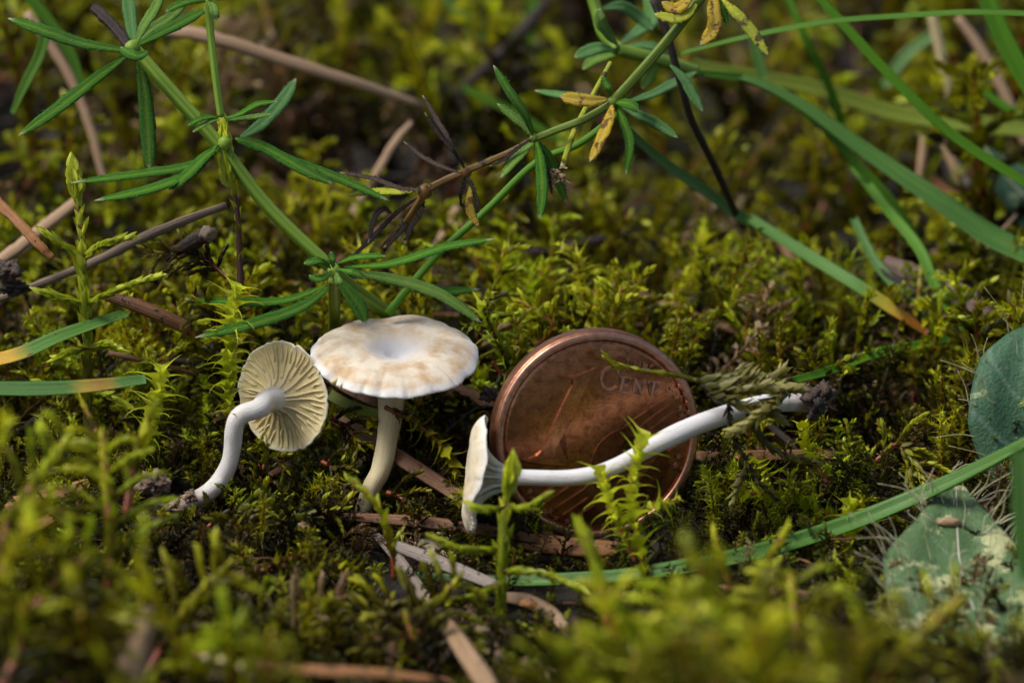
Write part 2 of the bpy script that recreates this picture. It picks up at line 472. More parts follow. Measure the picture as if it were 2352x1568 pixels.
def shoot_mesh(kind, seed, h=1.15):
    """a free-standing shoot for the moss cushions, growing up from the origin"""
    rs = np.random.RandomState(seed)
    bend = rs.uniform(-.35, .35, 2)*h
    path = spline([(0, 0, -.1), (bend[0]*.2, bend[1]*.2, h*.45), (bend[0]*.7, bend[1]*.7, h*.8), (bend[0], bend[1], h)], 14)
    lv = Leaves()
    if kind == 'A':
        lv.along(path, .026, .12, .062, .65, -.5, T_OVATE, .1, .9, rs, start=.3)
        for f, b in branch_paths(path, rs, 13, .42, .16, .2, 58, .15):
            lv.along(b, .019, .085, .045, .55, -.5, T_OVATE, .1+.5*f, .3+.6*f, rs, taper=(1, 1, .6))
        br = 13
    elif kind == 'F':    # feathery, flat
        pl = unit(rs.uniform(-1, 1, 3)*[1, 1, .2])
        lv.along(path, .03, .09, .05, .5, -.4, T_OVATE, .1, .8, rs, start=.12)
        for f, b in branch_paths(path, rs, 20, .42, .12, .15, 62, .25, planar=pl):
            lv.along(b, .018, .062, .034, .55, -.3, T_OVATE, .2+.4*f, .3+.5*f, rs, taper=(1, 1, .5))
    elif kind == 'B':
        lv.along(path, .015, .23, .055, .70, 1.25, T_POINT, .25, .95, rs, start=.15, taper=(.8, 1.1, .85))
        for f, b in branch_paths(path, rs, 3, .28, .2, .45, 40, 0.):
            lv.along(b, .02, .12, .04, .7, 1.1, T_POINT, .4, .8, rs)
    elif kind == 'T':    # thin tapering shoot
        lv.along(path, .020, .11, .05, .38, -.1, T_OVATE, .2, 1., rs, start=.35, taper=(1, 1, .6))
        for f, b in branch_paths(path, rs, 4, .3, .2, .3, 35, 0.):
            lv.along(b, .02, .08, .036, .4, 0.2, T_OVATE, .4, .9, rs)
    me = lv.mesh(name='moss_shoot_'+kind)
    return me, path
def proto(kind, seed, mat, stem, h=1.15):
    me, path = shoot_mesh(kind, seed, h)
    # stem joined as the second material of the same tuft
    V, Q, T, st, _ = sweep_arrays(path, np.linspace(.022, .010, len(path)), np.linspace(.022, .010, len(path)), ROUND[::2], (0, 1, .1))
    nv = len(me.vertices); co = np.zeros(nv*3, np.float32); me.vertices.foreach_get('co', co)
    npoly = len(me.polygons)
    lt = np.zeros(npoly, np.int32); me.polygons.foreach_get('loop_total', lt)
    li = np.zeros(len(me.loops), np.int32); me.loops.foreach_get('vertex_index', li)
    nq = int((lt == 4).sum())
    q0 = li[:nq*4].reshape(-1, 4); t0 = li[nq*4:].reshape(-1, 3)
    age = np.zeros(nv, np.float32); me.attributes['age'].data.foreach_get('value', age)
    rn = np.zeros(nv, np.float32); me.attributes['rnd'].data.foreach_get('value', rn)
    full = mesh_np(np.vstack([co.reshape(-1, 3), V]), np.vstack([q0, Q+nv]), np.vstack([t0, T+nv]),
                   {'age': np.concatenate([age, np.zeros(len(V))]), 'rnd': np.concatenate([rn, np.zeros(len(V))])}, 'moss_shoot')
    full.materials.append(mat); full.materials.append(stem)
    mi = np.zeros(len(full.polygons), np.int32)
    mi[nq:nq+len(Q)] = 1; mi[nq+len(Q)+len(t0):] = 1
    full.polygons.foreach_set('material_index', mi)
    bpy.data.meshes.remove(me)
    return bpy.data.objects.new('moss_shoot', full)

PC = bpy.data.collections.new('moss_kinds')          # source shoots for the carpets, not placed themselves
kinds = []
def add_kind(key, *a):
    o = proto(*a); o.name = '%02d_shoot' % len(kinds); PC.objects.link(o); kinds.append(key)
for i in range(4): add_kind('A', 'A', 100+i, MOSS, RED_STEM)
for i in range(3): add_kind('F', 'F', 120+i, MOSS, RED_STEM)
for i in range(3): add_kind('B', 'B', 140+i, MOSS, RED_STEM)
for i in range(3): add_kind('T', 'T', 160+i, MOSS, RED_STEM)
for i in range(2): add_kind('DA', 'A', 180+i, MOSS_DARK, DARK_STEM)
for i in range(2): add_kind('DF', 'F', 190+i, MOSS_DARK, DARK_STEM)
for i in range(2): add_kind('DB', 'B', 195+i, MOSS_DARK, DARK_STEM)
add_kind('BR', 'F', 200, MOSS_BROWN, DARK_STEM)
add_kind('BR', 'A', 201, MOSS_BROWN, DARK_STEM)
KIX = {}
for i, k in enumerate(kinds): KIX.setdefault(k, []).append(i)

def gn_group():
    g = bpy.data.node_groups.new('scatter_moss', 'GeometryNodeTree')
    g.interface.new_socket('Geometry', in_out='INPUT', socket_type='NodeSocketGeometry')
    g.interface.new_socket('Geometry', in_out='OUTPUT', socket_type='NodeSocketGeometry')
    n = g.nodes; l = g.links
    gi = n.new('NodeGroupInput'); go = n.new('NodeGroupOutput')
    ci = n.new('GeometryNodeCollectionInfo'); ci.inputs[0].default_value = PC
    ci.inputs['Separate Children'].default_value = True
    ci.inputs['Reset Children'].default_value = True
    ip = n.new('GeometryNodeInstanceOnPoints'); ip.inputs['Pick Instance'].default_value = True
    def named(t, nm):
        a = n.new('GeometryNodeInputNamedAttribute'); a.data_type = t; a.inputs[0].default_value = nm
        return a.outputs[0]
    l.new(gi.outputs[0], ip.inputs['Points']); l.new(ci.outputs[0], ip.inputs['Instance'])
    l.new(named('INT', 'idx'), ip.inputs['Instance Index'])
    l.new(named('FLOAT_VECTOR', 'rot'), ip.inputs['Rotation'])
    l.new(named('FLOAT_VECTOR', 'scl'), ip.inputs['Scale'])
    l.new(ip.outputs[0], go.inputs[0])
    return g
GN = gn_group()
def carpet(name, label, pts):
    """pts: list of (x, y, z, kind, rotation, scale)"""
    me = bpy.data.meshes.new(name)
    me.vertices.add(len(pts)); me.vertices.foreach_set('co', np.array([p[:3] for p in pts], np.float32).ravel())
    a = me.attributes.new('idx', 'INT', 'POINT'); a.data.foreach_set('value', np.array([p[3] for p in pts], np.int32))
    a = me.attributes.new('rot', 'FLOAT_VECTOR', 'POINT'); a.data.foreach_set('vector', np.array([p[4] for p in pts], np.float32).ravel())
    a = me.attributes.new('scl', 'FLOAT_VECTOR', 'POINT'); a.data.foreach_set('vector', np.array([[p[5]]*3 for p in pts], np.float32).ravel())
    o = bpy.data.objects.new(name, me); COL.objects.link(o)
    m = o.modifiers.new('scatter', 'NODES'); m.node_group = GN
    tag(o, label, kind='stuff')
    return o
# sight lines kept free: things that stand in the open (centre x, centre y, half width, half height, distance)
KEEP = [(100, 1185, 115, 75, 24.0), (905, 815, 205, 110, 25.1), (650, 912, 118, 140, 25.0), (520, 1060, 60, 90, 24.6), (460, 1140, 60, 40, 24.6), (865, 1060, 60, 130, 25),
        (1372, 985, 235, 225, 24.9), (1085, 1090, 60, 150, 24.5), (1500, 1060, 330, 75, 24.3), (1760, 910, 160, 60, 24.7),
        (1460, 1190, 150, 60, 24.9), (950, 1200, 150, 60, 24.4), (1000, 1120, 100, 60, 24.4),
        (640, 480, 60, 60, 25), (780, 640, 120, 60, 25), (200, 600, 70, 240, 25), (540, 760, 50, 120, 24.6),
        (2230, 1000, 160, 220, 25.3), (2190, 1270, 150, 120, 24.6), (300, 880, 320, 30, 24.6), (150, 770, 160, 60, 24.9),
        (1800, 1230, 560, 40, 24.2), (1800, 1268, 230, 45, 23.2), (2150, 1330, 150, 70, 22.5), (2240, 1430, 150, 110, 21.8), (2280, 1510, 80, 70, 20.8), (1420, 1330, 480, 22, 24.2), (340, 710, 120, 40, 25),
        (1100, 1450, 260, 120, 22.6), (310, 1480, 45, 90, 20.6), (1000, 1390, 130, 120, 23.6), (1090, 1480, 100, 110, 22.8), (1230, 1420, 110, 60, 23.4)]
def blocks(p0, p1, grow=12):
    for t in (.35, .7, 1.):
        q = np.asarray(p0)*(1-t)+np.asarray(p1)*t
        x, y, z = project(q)
        for cx, cy, hx, hy, dd in KEEP:
            if z < dd-.02 and abs(x-cx) < hx+grow and abs(y-cy) < hy+grow: return True
    return False
DARKS = [(420, 1220, 110, 90), (560, 1360, 120, 70), (880, 1420, 300, 120), (1300, 1400, 160, 90), (1680, 600, 170, 120), (1120, 160, 90, 110),
         (2130, 1180, 80, 60), (560, 400, 70, 50), (1980, 420, 90, 60), (2230, 600, 80, 60), (1300, 480, 70, 50), (2200, 120, 120, 60), (1500, 330, 80, 60), (1560, 80, 90, 60), (380, 560, 80, 50), (250, 780, 120, 90), (900, 560, 90, 60), (1900, 700, 80, 50), (80, 350, 60, 50), (1700, 190, 70, 60)]
def darkness(x, y, z):
    px, py, _ = project((x, y, z))
    v = 0
    for cx, cy, hx, hy in DARKS:
        v = max(v, math.exp(-(((px-cx)/hx)**2+((py-cy)/hy)**2)))
    return v
def scatter(n, ylo, yhi, mix, hs, tilt, rs, margin=1.2, keep=True, zoff=0., thin=None):
    out = []
    keys = [k for k, _ in mix]; wts = np.cumsum([w for _, w in mix])/sum(w for _, w in mix)
    while n > 0:
        n -= 1
        y = rs.uniform(ylo, yhi)
        half = (y+23.04+2)*.16+margin
        if rs.uniform() > half/((yhi+25)*.16+margin): continue
        x = rs.uniform(-half, half)
        z = terrain(x, y)+zoff
        dk = darkness(x, y, z)
        if rs.uniform() < dk*.85: continue
        if thin and rs.uniform() < thin(x, y): continue
        if y > 2.5 and nz(x, y, 31, .55) > .06 and rs.uniform() < .8: continue
        key = keys[int(np.searchsorted(wts, rs.uniform()))]
        # species grow in patches
        pn = nz(x, y, 11, .5)
        if key in ('B', 'DB') and pn < -.28: key = 'A' if key == 'B' else 'DA'
        if key in ('F', 'DF') and pn > .2: key = 'A' if key == 'F' else 'DA'
        s = rs.uniform(*hs)
        tl = rs.uniform(0, tilt); az = rs.uniform(0, 2*math.pi)
        d = np.array([math.sin(tl)*math.cos(az), math.sin(tl)*math.sin(az), math.cos(tl)])
        if keep and y < 1.6 and blocks((x, y, z), np.array((x, y, z))+d*1.15*s): continue
        q = Vector(d).to_track_quat('Z', 'Y') @ Matrix.Rotation(rs.uniform(0, 6.28), 3, 'Z').to_quaternion()
        e = q.to_euler()
        ix = KIX[key][rs.randint(len(KIX[key]))]
        out.append((x, y, z, ix, (e.x, e.y, e.z), s))
    return out
rs = np.random.RandomState(5)
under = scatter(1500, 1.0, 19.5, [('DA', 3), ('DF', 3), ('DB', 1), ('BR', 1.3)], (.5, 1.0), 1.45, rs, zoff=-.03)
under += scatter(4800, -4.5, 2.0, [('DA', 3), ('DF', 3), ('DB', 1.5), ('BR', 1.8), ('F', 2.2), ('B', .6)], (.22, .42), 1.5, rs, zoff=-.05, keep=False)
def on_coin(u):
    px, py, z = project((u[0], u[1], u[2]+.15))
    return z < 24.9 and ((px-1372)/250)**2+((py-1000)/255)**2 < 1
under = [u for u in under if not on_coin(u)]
carpet('moss_undergrowth', 'old moss coloured dark for shade, matted over the soil', under)
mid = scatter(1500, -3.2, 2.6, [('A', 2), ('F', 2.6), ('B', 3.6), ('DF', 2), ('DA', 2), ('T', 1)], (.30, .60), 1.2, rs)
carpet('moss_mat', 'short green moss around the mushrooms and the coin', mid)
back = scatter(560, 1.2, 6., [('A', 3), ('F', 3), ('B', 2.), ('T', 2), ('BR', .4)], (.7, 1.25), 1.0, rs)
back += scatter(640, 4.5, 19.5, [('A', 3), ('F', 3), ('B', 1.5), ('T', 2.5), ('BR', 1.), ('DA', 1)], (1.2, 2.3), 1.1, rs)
carpet('moss_meadow', 'yellow green moss carpet blurring into the background', back)
def fg_thin(x, y):
    px, py, _ = project((x, y, terrain(x, y)+.6))
    if y > -3.4 and 430 < px < 1300: return .8
    return .25 if px > 1330 else (.86 if px < 560 else .98)
front = scatter(380, -6.9, -3.3, [('A', 3), ('F', 1), ('B', 2), ('T', 3)], (1.2, 2.0), .55, rs, thin=fg_thin)
front += scatter(600, -6.9, -3.0, [('DA', 3), ('DF', 1), ('BR', 1), ('B', 1)], (.5, .9), 1., rs, thin=fg_thin)
def low_enough(u):
    from mathutils import Euler
    t = Euler(u[4]).to_matrix() @ Vector((0, 0, 1.15*u[5]))
    px, py, _ = project((u[0]+t.x, u[1]+t.y, u[2]+t.z))
    return py > (1335 if px > 700 else 1010 + max(0, px-200)*.6)
front = [u for u in front if low_enough(u)]
carpet('moss_cushion', 'blurred yellow green moss cushion in the foreground', front)
#@@PART2
# ------------------------------------------------------------------ placing single things
def march(px, py, h=0.):
    v = FW + RT*(px-1176)*K/FD + UP*(784-py)*K/FD
    t = 15.
    while t < 45:
        q = CAM + v*t
        if q[2] < terrain(q[0], q[1]) + h: return q
        t += .04
    return CAM + v*FD
def PT(p):
    return march(p[0], p[1], p[3]) if p[2] == 'g' else W(*p)
def PTS(ps, n=24): return spline([PT(p) for p in ps], n)
CU = K                                                    # layout units to cm at the focus distance
TOCAM = -FW + 0.35*UP

# ------------------------------------------------------------------ coin
def coin_material(name, c1, c2, dark, rough):
    s = NT(name)
    p = s.objc()
    n = s.noise(p, 2.2, 5, .65); m = s.noise(p, 14., 7, .8); f = s.noise(p, 60., 3, .7)
    col = s.mix(s.ramp(n, [(.35, 0.), (.68, 1.)]), c1, c2)
    col = s.mix(s.ramp(m, [(.46, 0.), (.66, .85)]), col, dark)
    col = s.mix(s.ramp(f, [(.60, 0.), (.70, .75)]), col, dark)
    scr = s.noise(s.n('ShaderNodeMapping', {0: p, 2: (0, 0, .6), 3: (3, 60, 1)}).outputs[0], 1., 2)
    r = s.math('ADD', s.math('MULTIPLY', m, .22), rough-.10)
    h = s.math('ADD', f, s.math('MULTIPLY', scr, .4))
    return s.done(col, rough=r, metal=.92, bump=s.bump(h, .16, .006))
def solid_poly(bm, pts, z0, z1, bev=.006):
    """a raised flat-topped figure with sloping flanks"""
    a = sum(pts[i][0]*pts[(i+1) % len(pts)][1]-pts[(i+1) % len(pts)][0]*pts[i][1] for i in range(len(pts)))
    if a < 0: pts = pts[::-1]
    lo = [bm.verts.new((x, y, z0)) for x, y in pts]
    n = len(pts); top = []
    for i, (x, y) in enumerate(pts):
        p, q = Vector(pts[i-1]), Vector(pts[(i+1) % n]); c = Vector((x, y))
        e1 = (c-p).normalized(); e2 = (q-c).normalized()
        nn = Vector((-e1.y-e2.y, e1.x+e2.x))
        nn = nn.normalized() if nn.length > 1e-6 else Vector((-e1.y, e1.x))
        top.append(bm.verts.new((x+nn.x*bev, y+nn.y*bev, z1)))
    for i in range(n):
        bm.faces.new((lo[i], lo[(i+1) % n], top[(i+1) % n], top[i]))
    f = bm.faces.new(top)
    bmesh.ops.triangulate(bm, faces=[f])
def bm_mesh(bm, name='mesh'):
    me = bpy.data.meshes.new(name); bm.to_mesh(me); bm.free(); return me
def build_coin():
    C = W(1372.5, 1001, -.35)
    n = cdir(math.sin(math.radians(14)), -math.sin(math.radians(9)), .95)
    x = unit(np.cross(UP, n)); y = np.cross(n, x)
    R_ = .812; TH = .167
    M = Matrix(((x[0], y[0], n[0], 0), (x[1], y[1], n[1], 0), (x[2], y[2], n[2], 0), (0, 0, 0, 1)))
    base = C - y*R_
    root = thing('cent_coin', 'copper one cent coin standing on edge behind the lying white mushroom', 'coin', base)
    root.rotation_euler = M.to_euler()
    field = coin_material('coin_field', (.42, .160, .068), (.60, .26, .13), (.10, .042, .02), .22)
    fig = coin_material('coin_figure', (.50, .20, .10), (.62, .30, .18), (.2, .08, .04), .22)  # field copper lightened, edge highlights of the figures put into the colour
    bright = coin_material('coin_rim', (.52, .26, .17), (.66, .36, .25), (.25, .12, .07), .36)
    edge = coin_material('coin_edge', (.34, .14, .07), (.48, .22, .13), (.09, .05, .03), .42)
    def lathe(prof, seg=180, closed=False):
        V, Q = [], []
        for k in range(seg):
            a = 2*math.pi*k/seg
            for r, z in prof: V.append((r*math.cos(a), R_+r*math.sin(a), z))
        m = len(prof)
        for k in range(seg):
            k2 = (k+1) % seg
            for i in range(m-1 if not closed else m):
                j = (i+1) % m
                Q.append((k*m+i, k2*m+i, k2*m+j, k*m+j))
        return mesh_np(V, Q)
    sub('face', lathe([(.002, .004), (.2, .004), (.45, .002), (.70, -.002), (.735, -.006), (.742, -.02)]), field, root)
    sub('rim', lathe([(.735, -.012), (.739, .008), (.747, .016), (.760, .018), (.782, .017), (.796, .010), (.800, -.002), (.79, -.03)]), bright, root)
    ep = [(.797, -.003), (.806, -.008), (R_, -.02), (R_, -.085), (R_, -TH+.02), (.806, -TH+.008), (.795, -TH+.003), (.5, -TH), (.002, -TH)]
    sub('edge', lathe(ep, 240), edge, root)
    def uv(cx, cy): return ((cx-768)/676*R_, R_-(cy-752)/682*R_)
    def raised(name, polys, mat=None, z1=.016, bev=.005):
        bm = bmesh.new()
        for p in polys: solid_poly(bm, [uv(*q) for q in p], -.002, z1, bev)
        return sub(name, bm_mesh(bm), mat or fig, root, smooth=False)
    one = [(498, 352), (545, 357), (600, 350), (680, 325), (744, 298), (742, 318), (700, 400), (665, 480), (632, 560), (600, 640), (555, 725), (520, 790),
           (502, 830), (503, 868), (525, 900), (560, 920), (592, 930), (588, 944), (545, 950), (470, 944), (400, 938), (320, 924), (268, 908), (264, 890),
           (320, 885), (362, 868), (392, 838), (420, 785), (455, 700), (485, 620), (520, 540), (555, 465), (580, 415), (576, 388), (548, 374), (500, 364)]
    raised('numeral', [one], z1=.026, bev=.012)
    # letters: unit shapes, x right, y up, drawn with small serifs
    t = .13
    def arcband(cx, cy, rx, ry, w, a0, a1, n=18):
        o = [(cx+rx*math.cos(math.radians(a0+(a1-a0)*i/n)), cy+ry*math.sin(math.radians(a0+(a1-a0)*i/n))) for i in range(n+1)]
        i_ = [(cx+(rx-w)*math.cos(math.radians(a0+(a1-a0)*i/n)), cy+(ry-w*.8)*math.sin(math.radians(a0+(a1-a0)*i/n))) for i in range(n, -1, -1)]
        return o+i_
    G = {
        'C': ([arcband(.5, .5, .5, .5, .15, 38, 322)], .9),
        'E': ([[(0, 0), (.72, 0), (.74, .22), (.68, .22), (.62, .09), (.28, .09), (.28, .46), (.5, .46), (.5, .36), (.56, .36), (.56, .66), (.5, .66), (.5, .56), (.28, .56), (.28, .91), (.6, .91), (.66, .8), (.71, .8), (.69, 1), (0, 1), (0, .94), (.12, .92), (.12, .08), (0, .06)]], .84),
        'N': ([[(0, 0), (.26, 0), (.26, .06), (.18, .08), (.18, .74), (.76, 0), (.86, 0), (.86, .92), (.96, .94), (.96, 1), (.68, 1), (.68, .94), (.77, .92), (.77, .24), (.22, 1), (0, 1), (0, .94), (.1, .92), (.1, .08), (0, .06)]], 1.06),
        'T': ([[(.28, 0), (.58, 0), (.58, .06), (.51, .08), (.51, .91), (.72, .91), (.80, .76), (.86, .76), (.84, 1), (.02, 1), (0, .76), (.06, .76), (.14, .91), (.35, .91), (.35, .08), (.28, .06)]], .95),
        'U': ([[(0, 1), (.3, 1), (.3, .94), (.23, .92), (.23, .3), (.32, .13), (.5, .1), (.66, .14), (.74, .3), (.74, .92), (.66, .94), (.66, 1), (.92, 1), (.92, .94), (.84, .92), (.84, .28), (.72, .05), (.5, -.02), (.24, .04), (.1, .22), (.08, .92), (0, .94)]], 1.0),
        'R': ([[(0, 0), (.3, 0), (.3, .06), (.23, .08), (.23, .42), (.36, .42), (.66, 0), (.88, 0), (.88, .05), (.5, .46), (.64, .56), (.68, .74), (.6, .92), (.42, 1), (0, 1), (0, .94), (.08, .92), (.08, .08), (0, .06)]], .92),
        'O': ([arcband(.48, .5, .48, .5, .13, 0, 178, 12), arcband(.48, .5, .48, .5, .13, 182, 358, 12)], 1.02)}
    def word(chars, x0, y0, ang, mat=None):
        ca, sa = math.cos(math.radians(ang)), math.sin(math.radians(ang))
        pen = 0
        for ch, size, wsc in chars:
            polys, adv = G[ch]
            P_ = []
            for p in polys:
                P_.append([(x0 + (pen+px*size*wsc)*ca + (py*size)*sa + .12*py*size*0,
                            y0 + (pen+px*size*wsc)*sa - (py*size)*ca) for px, py in p])
            raised('letter', P_, bright, z1=.014, bev=.0025)  # lighter copper paints in the bright outlines of the letters
            pen += adv*size*wsc
    # baseline in layout of the coin's picture, descending to the right
    word([('C', 160, .90), ('E', 105, 1.06), ('N', 105, .88), ('T', 105, .92)], 752, 445, 8.5)
    word([('E', 62, .95), ('U', 62, .95), ('R', 62, .95), ('O', 62, .95)], 925, 318, 8.5)
    def bar(x0, y0, x1, y1, w=5.5):
        d = Vector((x1-x0, y1-y0)).normalized(); q = Vector((-d.y, d.x))*w
        return [(x0+q.x, y0+q.y), (x1+q.x, y1+q.y), (x1-q.x, y1-q.y), (x0-q.x, y0-q.y)]
    for b in [(940, 690, 1215, 495), (1015, 712, 1242, 540), (1110, 712, 1262, 600), (1195, 722, 1280, 664), (1235, 858, 1292, 816),
              (405, 1135, 540, 1040), (430, 1190, 620, 1055), (497, 1222, 702, 1088), (560, 1262, 722, 1150), (640, 1282, 764, 1200)]:
        raised('stripe', [bar(*b)], z1=.022, bev=.005)
    def star(cx, cy, r=24, a0=10):
        p = []
        for k in range(10):
            rr = r if k % 2 == 0 else r*.42
            a = math.radians(a0+36*k)
            p.append((cx+rr*math.sin(a), cy-rr*math.cos(a)))
        return p
    for s_ in [(1245, 445), (1298, 432), (1275, 502), (1335, 485), (1310, 575), (1352, 540), (1318, 625), (1362, 604), (1310, 890), (1290, 950),
               (340, 1108), (365, 1160), (445, 1248), (478, 1236), (415, 1285), (517, 1282), (492, 1318), (555, 1345), (595, 1305)]:
        raised('star', [star(*s_)], bright, z1=.015, bev=.003)
    def ring_poly(cx, cy, r, w, a0, a1, n=40):
        o = [(cx+r*math.cos(math.radians(a0+(a1-a0)*i/n)), cy-r*math.sin(math.radians(a0+(a1-a0)*i/n))) for i in range(n+1)]
        i_ = [(cx+(r-w)*math.cos(math.radians(a0+(a1-a0)*i/n)), cy-(r-w)*math.sin(math.radians(a0+(a1-a0)*i/n))) for i in range(n, -1, -1)]
        return o+i_
    globe = [ring_poly(990, 955, 262, 7, 40, 215), ring_poly(990, 955, 262, 7, -100, 28),
             ring_poly(1180, 1010, 330, 6, 110, 200), ring_poly(760, 940, 470, 6, -35, 22)]
    for p in globe: raised('globe_line', [p], field, .014, .003)
    cont = [[(890, 790), (930, 775), (985, 765), (1010, 780), (985, 800), (930, 806), (905, 830), (880, 850), (850, 870), (845, 850), (865, 815)],
            [(1060, 1080), (1110, 1075), (1170, 1050), (1200, 1075), (1190, 1120), (1150, 1160), (1100, 1170), (1070, 1140)],
            [(800, 1000), (850, 985), (880, 1010), (860, 1060), (820, 1075), (795, 1045)]]
    for p in cont: raised('globe_land', [p], field, .014, .006)
build_coin()

# ------------------------------------------------------------------ mushrooms
def mushroom_mat(name, inner, outer, spotc=None, edge=None, sss=.35, sp=(.52, .70), sc=5., rough=.55, fib=None):
    s = NT(name)
    st = s.attr('st', 1); sx = s.n('ShaderNodeSeparateXYZ', {0: st})
    p = s.geo()
    r = sx.outputs[2]
    col = s.mix(s.ramp(r, [(.16, 0.), (.42, 1.)]), inner, outer)
    if spotc:
        n = s.noise(p, sc, 5, .62)
        a = s.math('MULTIPLY', s.ramp(n, [(sp[0], 0.), (sp[1], 1.)]), s.ramp(r, [(.22, .05), (.5, .95), (.9, .9), (1., .3)]))
        col = s.mix(a, col, spotc)
    if edge:
        col = s.mix(s.ramp(s.math('ADD', r, s.math('MULTIPLY', s.math('SUBTRACT', s.noise(p, 9., 3), .5), .14)), [(.90, 0.), (.98, 1.)]), col, edge)
    fn = s.noise(p, 85., 4, .75)
    if fib:
        sc2 = s.n('ShaderNodeCombineXYZ', {0: s.math('MULTIPLY', sx.outputs[0], fib), 1: s.math('MULTIPLY', r, 6.)}).outputs[0]
        fn = s.math('ADD', fn, s.math('MULTIPLY', s.noise(sc2, 1., 3), .8))
    col = s.mix(s.math('MULTIPLY', fn, .22), col, s.mix(1., col, (.62, .55, .48), 'MULTIPLY'))
    specks = s.noise(p, 30., 1)
    col = s.mix(s.ramp(specks, [(.80, 0.), (.82, .8)]), col, (.06, .04, .02))
    wr_ = s.noise(p, 16., 4, .65)
    return s.done(col, rough=rough, bump=s.bump(s.math('ADD', fn, s.math('MULTIPLY', wr_, .5)), .6, .014), sss=sss, sssr=.045, spec=.3)
CAP_TOP = mushroom_mat('cap_cream_tan', (.74, .72, .71), (.76, .67, .52), (.56, .37, .19), (.82, .80, .76), sp=(.40, .62), sc=5.5)
CAP_GILL = mushroom_mat('cap_underside', (.82, .68, .38), (.83, .67, .34), None, (.82, .74, .55))
CAP_SIDE = mushroom_mat('cap_ochre_side', (.70, .60, .42), (.76, .68, .50), (.56, .43, .24), (.84, .80, .70), sp=(.5, .7), fib=30.)
GILL = mushroom_mat('gill_cream', (.84, .75, .54), (.83, .69, .38), None, None, sss=.3)
GILL_W = mushroom_mat('gill_white', (.86, .79, .62), (.84, .74, .52), None, None, sss=.3)
def flesh(name, c1, c2, base=None):
    s = NT(name)
    st = s.attr('st', 1); sx = s.n('ShaderNodeSeparateXYZ', {0: st})
    n = s.noise(s.vscale(st, (12., 1.2, 0)), 1., 5, .7)
    col = s.mix(s.ramp(n, [(.35, 0.), (.65, 1.)]), tuple(x*y for x, y in zip(c1, (.88, .85, .80))), c2)
    br = s.noise(s.geo(), 3.2, 5, .7)
    col = s.mix(s.ramp(br, [(.58, 0.), (.75, .45)]), col, (.58, .47, .33))
    if base:
        m = s.math('ADD', sx.outputs[2], s.math('MULTIPLY', s.math('SUBTRACT', s.noise(s.geo(), 6., 4, .7), .5), .25))
        col = s.mix(s.ramp(m, [(base[0], 0.), (base[1], .85)]), col, base[2])
    sp = s.noise(s.geo(), 38., 1)
    col = s.mix(s.ramp(sp, [(.755, 0.), (.78, .8)]), col, (.08, .05, .03))
    return s.done(col, rough=.42, bump=s.bump(s.math('ADD', s.math('MULTIPLY', n, 1.6), s.noise(s.geo(), 50., 3)), .5, .014), sss=.45, sssr=.10, spec=.4)
STEM_W = flesh('mushroom_stem_white', (.76, .74, .72), (.80, .78, .75), (.76, .9, (.42, .28, .16)))
STEM_L = flesh('mushroom_stem_long', (.74, .74, .75), (.80, .80, .80), (.88, .97, (.35, .24, .15)))
STEM_C = flesh('mushroom_stem_cream', (.64, .54, .31), (.74, .65, .41))  # cream darkened, the standing stem's shade under its cap put into the colour
def cap_mesh(C, ex, ey, ez, R, prof, seed, crenate=.022, wave=.03, nseg=170, nr=64, notch=None, wr=.012):
    P_ = spline(prof, nr); P_[:, 0] = np.maximum(P_[:, 0], 0.002)
    V = []; A = []
    for i, (r, z) in enumerate(P_):
        for k in range(nseg):
            a = 2*math.pi*k/nseg
            ca, sa = math.cos(a), math.sin(a)
            e = max(r-.45, 0)/.55
            cr = crenate*(nz(ca*5, sa*5, seed)+.6*nz(ca*13, sa*13, seed+3))*e**3
            wv = wave*(nz(ca*1.3, sa*1.3, seed+9)*1.6+.5*nz(ca*3, sa*3, seed+5))*e
            rr = r*(1+cr+.05*nz(ca*.9, sa*.9, seed+20))
            zz = z + wv + wr*nz(ca*r*7, sa*r*7, seed+i*.04)*min(r*3, 1) + .5*wr*nz(ca*9, sa*9, r*5+seed)*e
            if notch:
                for na, nw, nd in notch:
                    da = (a-na+math.pi) % (2*math.pi)-math.pi
                    g = math.exp(-(da/nw)**2)*e**2
                    rr -= nd*g*r; zz -= nd*.6*g
            V.append(C + (ex*ca+ey*sa)*rr*R + ez*zz*R)
            A.append((a*3, i/(nr-1), r))
    i = np.arange(nr-1)[:, None]; k = np.arange(nseg)[None, :]; k2 = (k+1) % nseg
    Q = np.stack([i*nseg+k, (i+1)*nseg+k, (i+1)*nseg+k2, i*nseg+k2], -1).reshape(-1, 4)
    return mesh_np(V, Q, None, {'st': A})
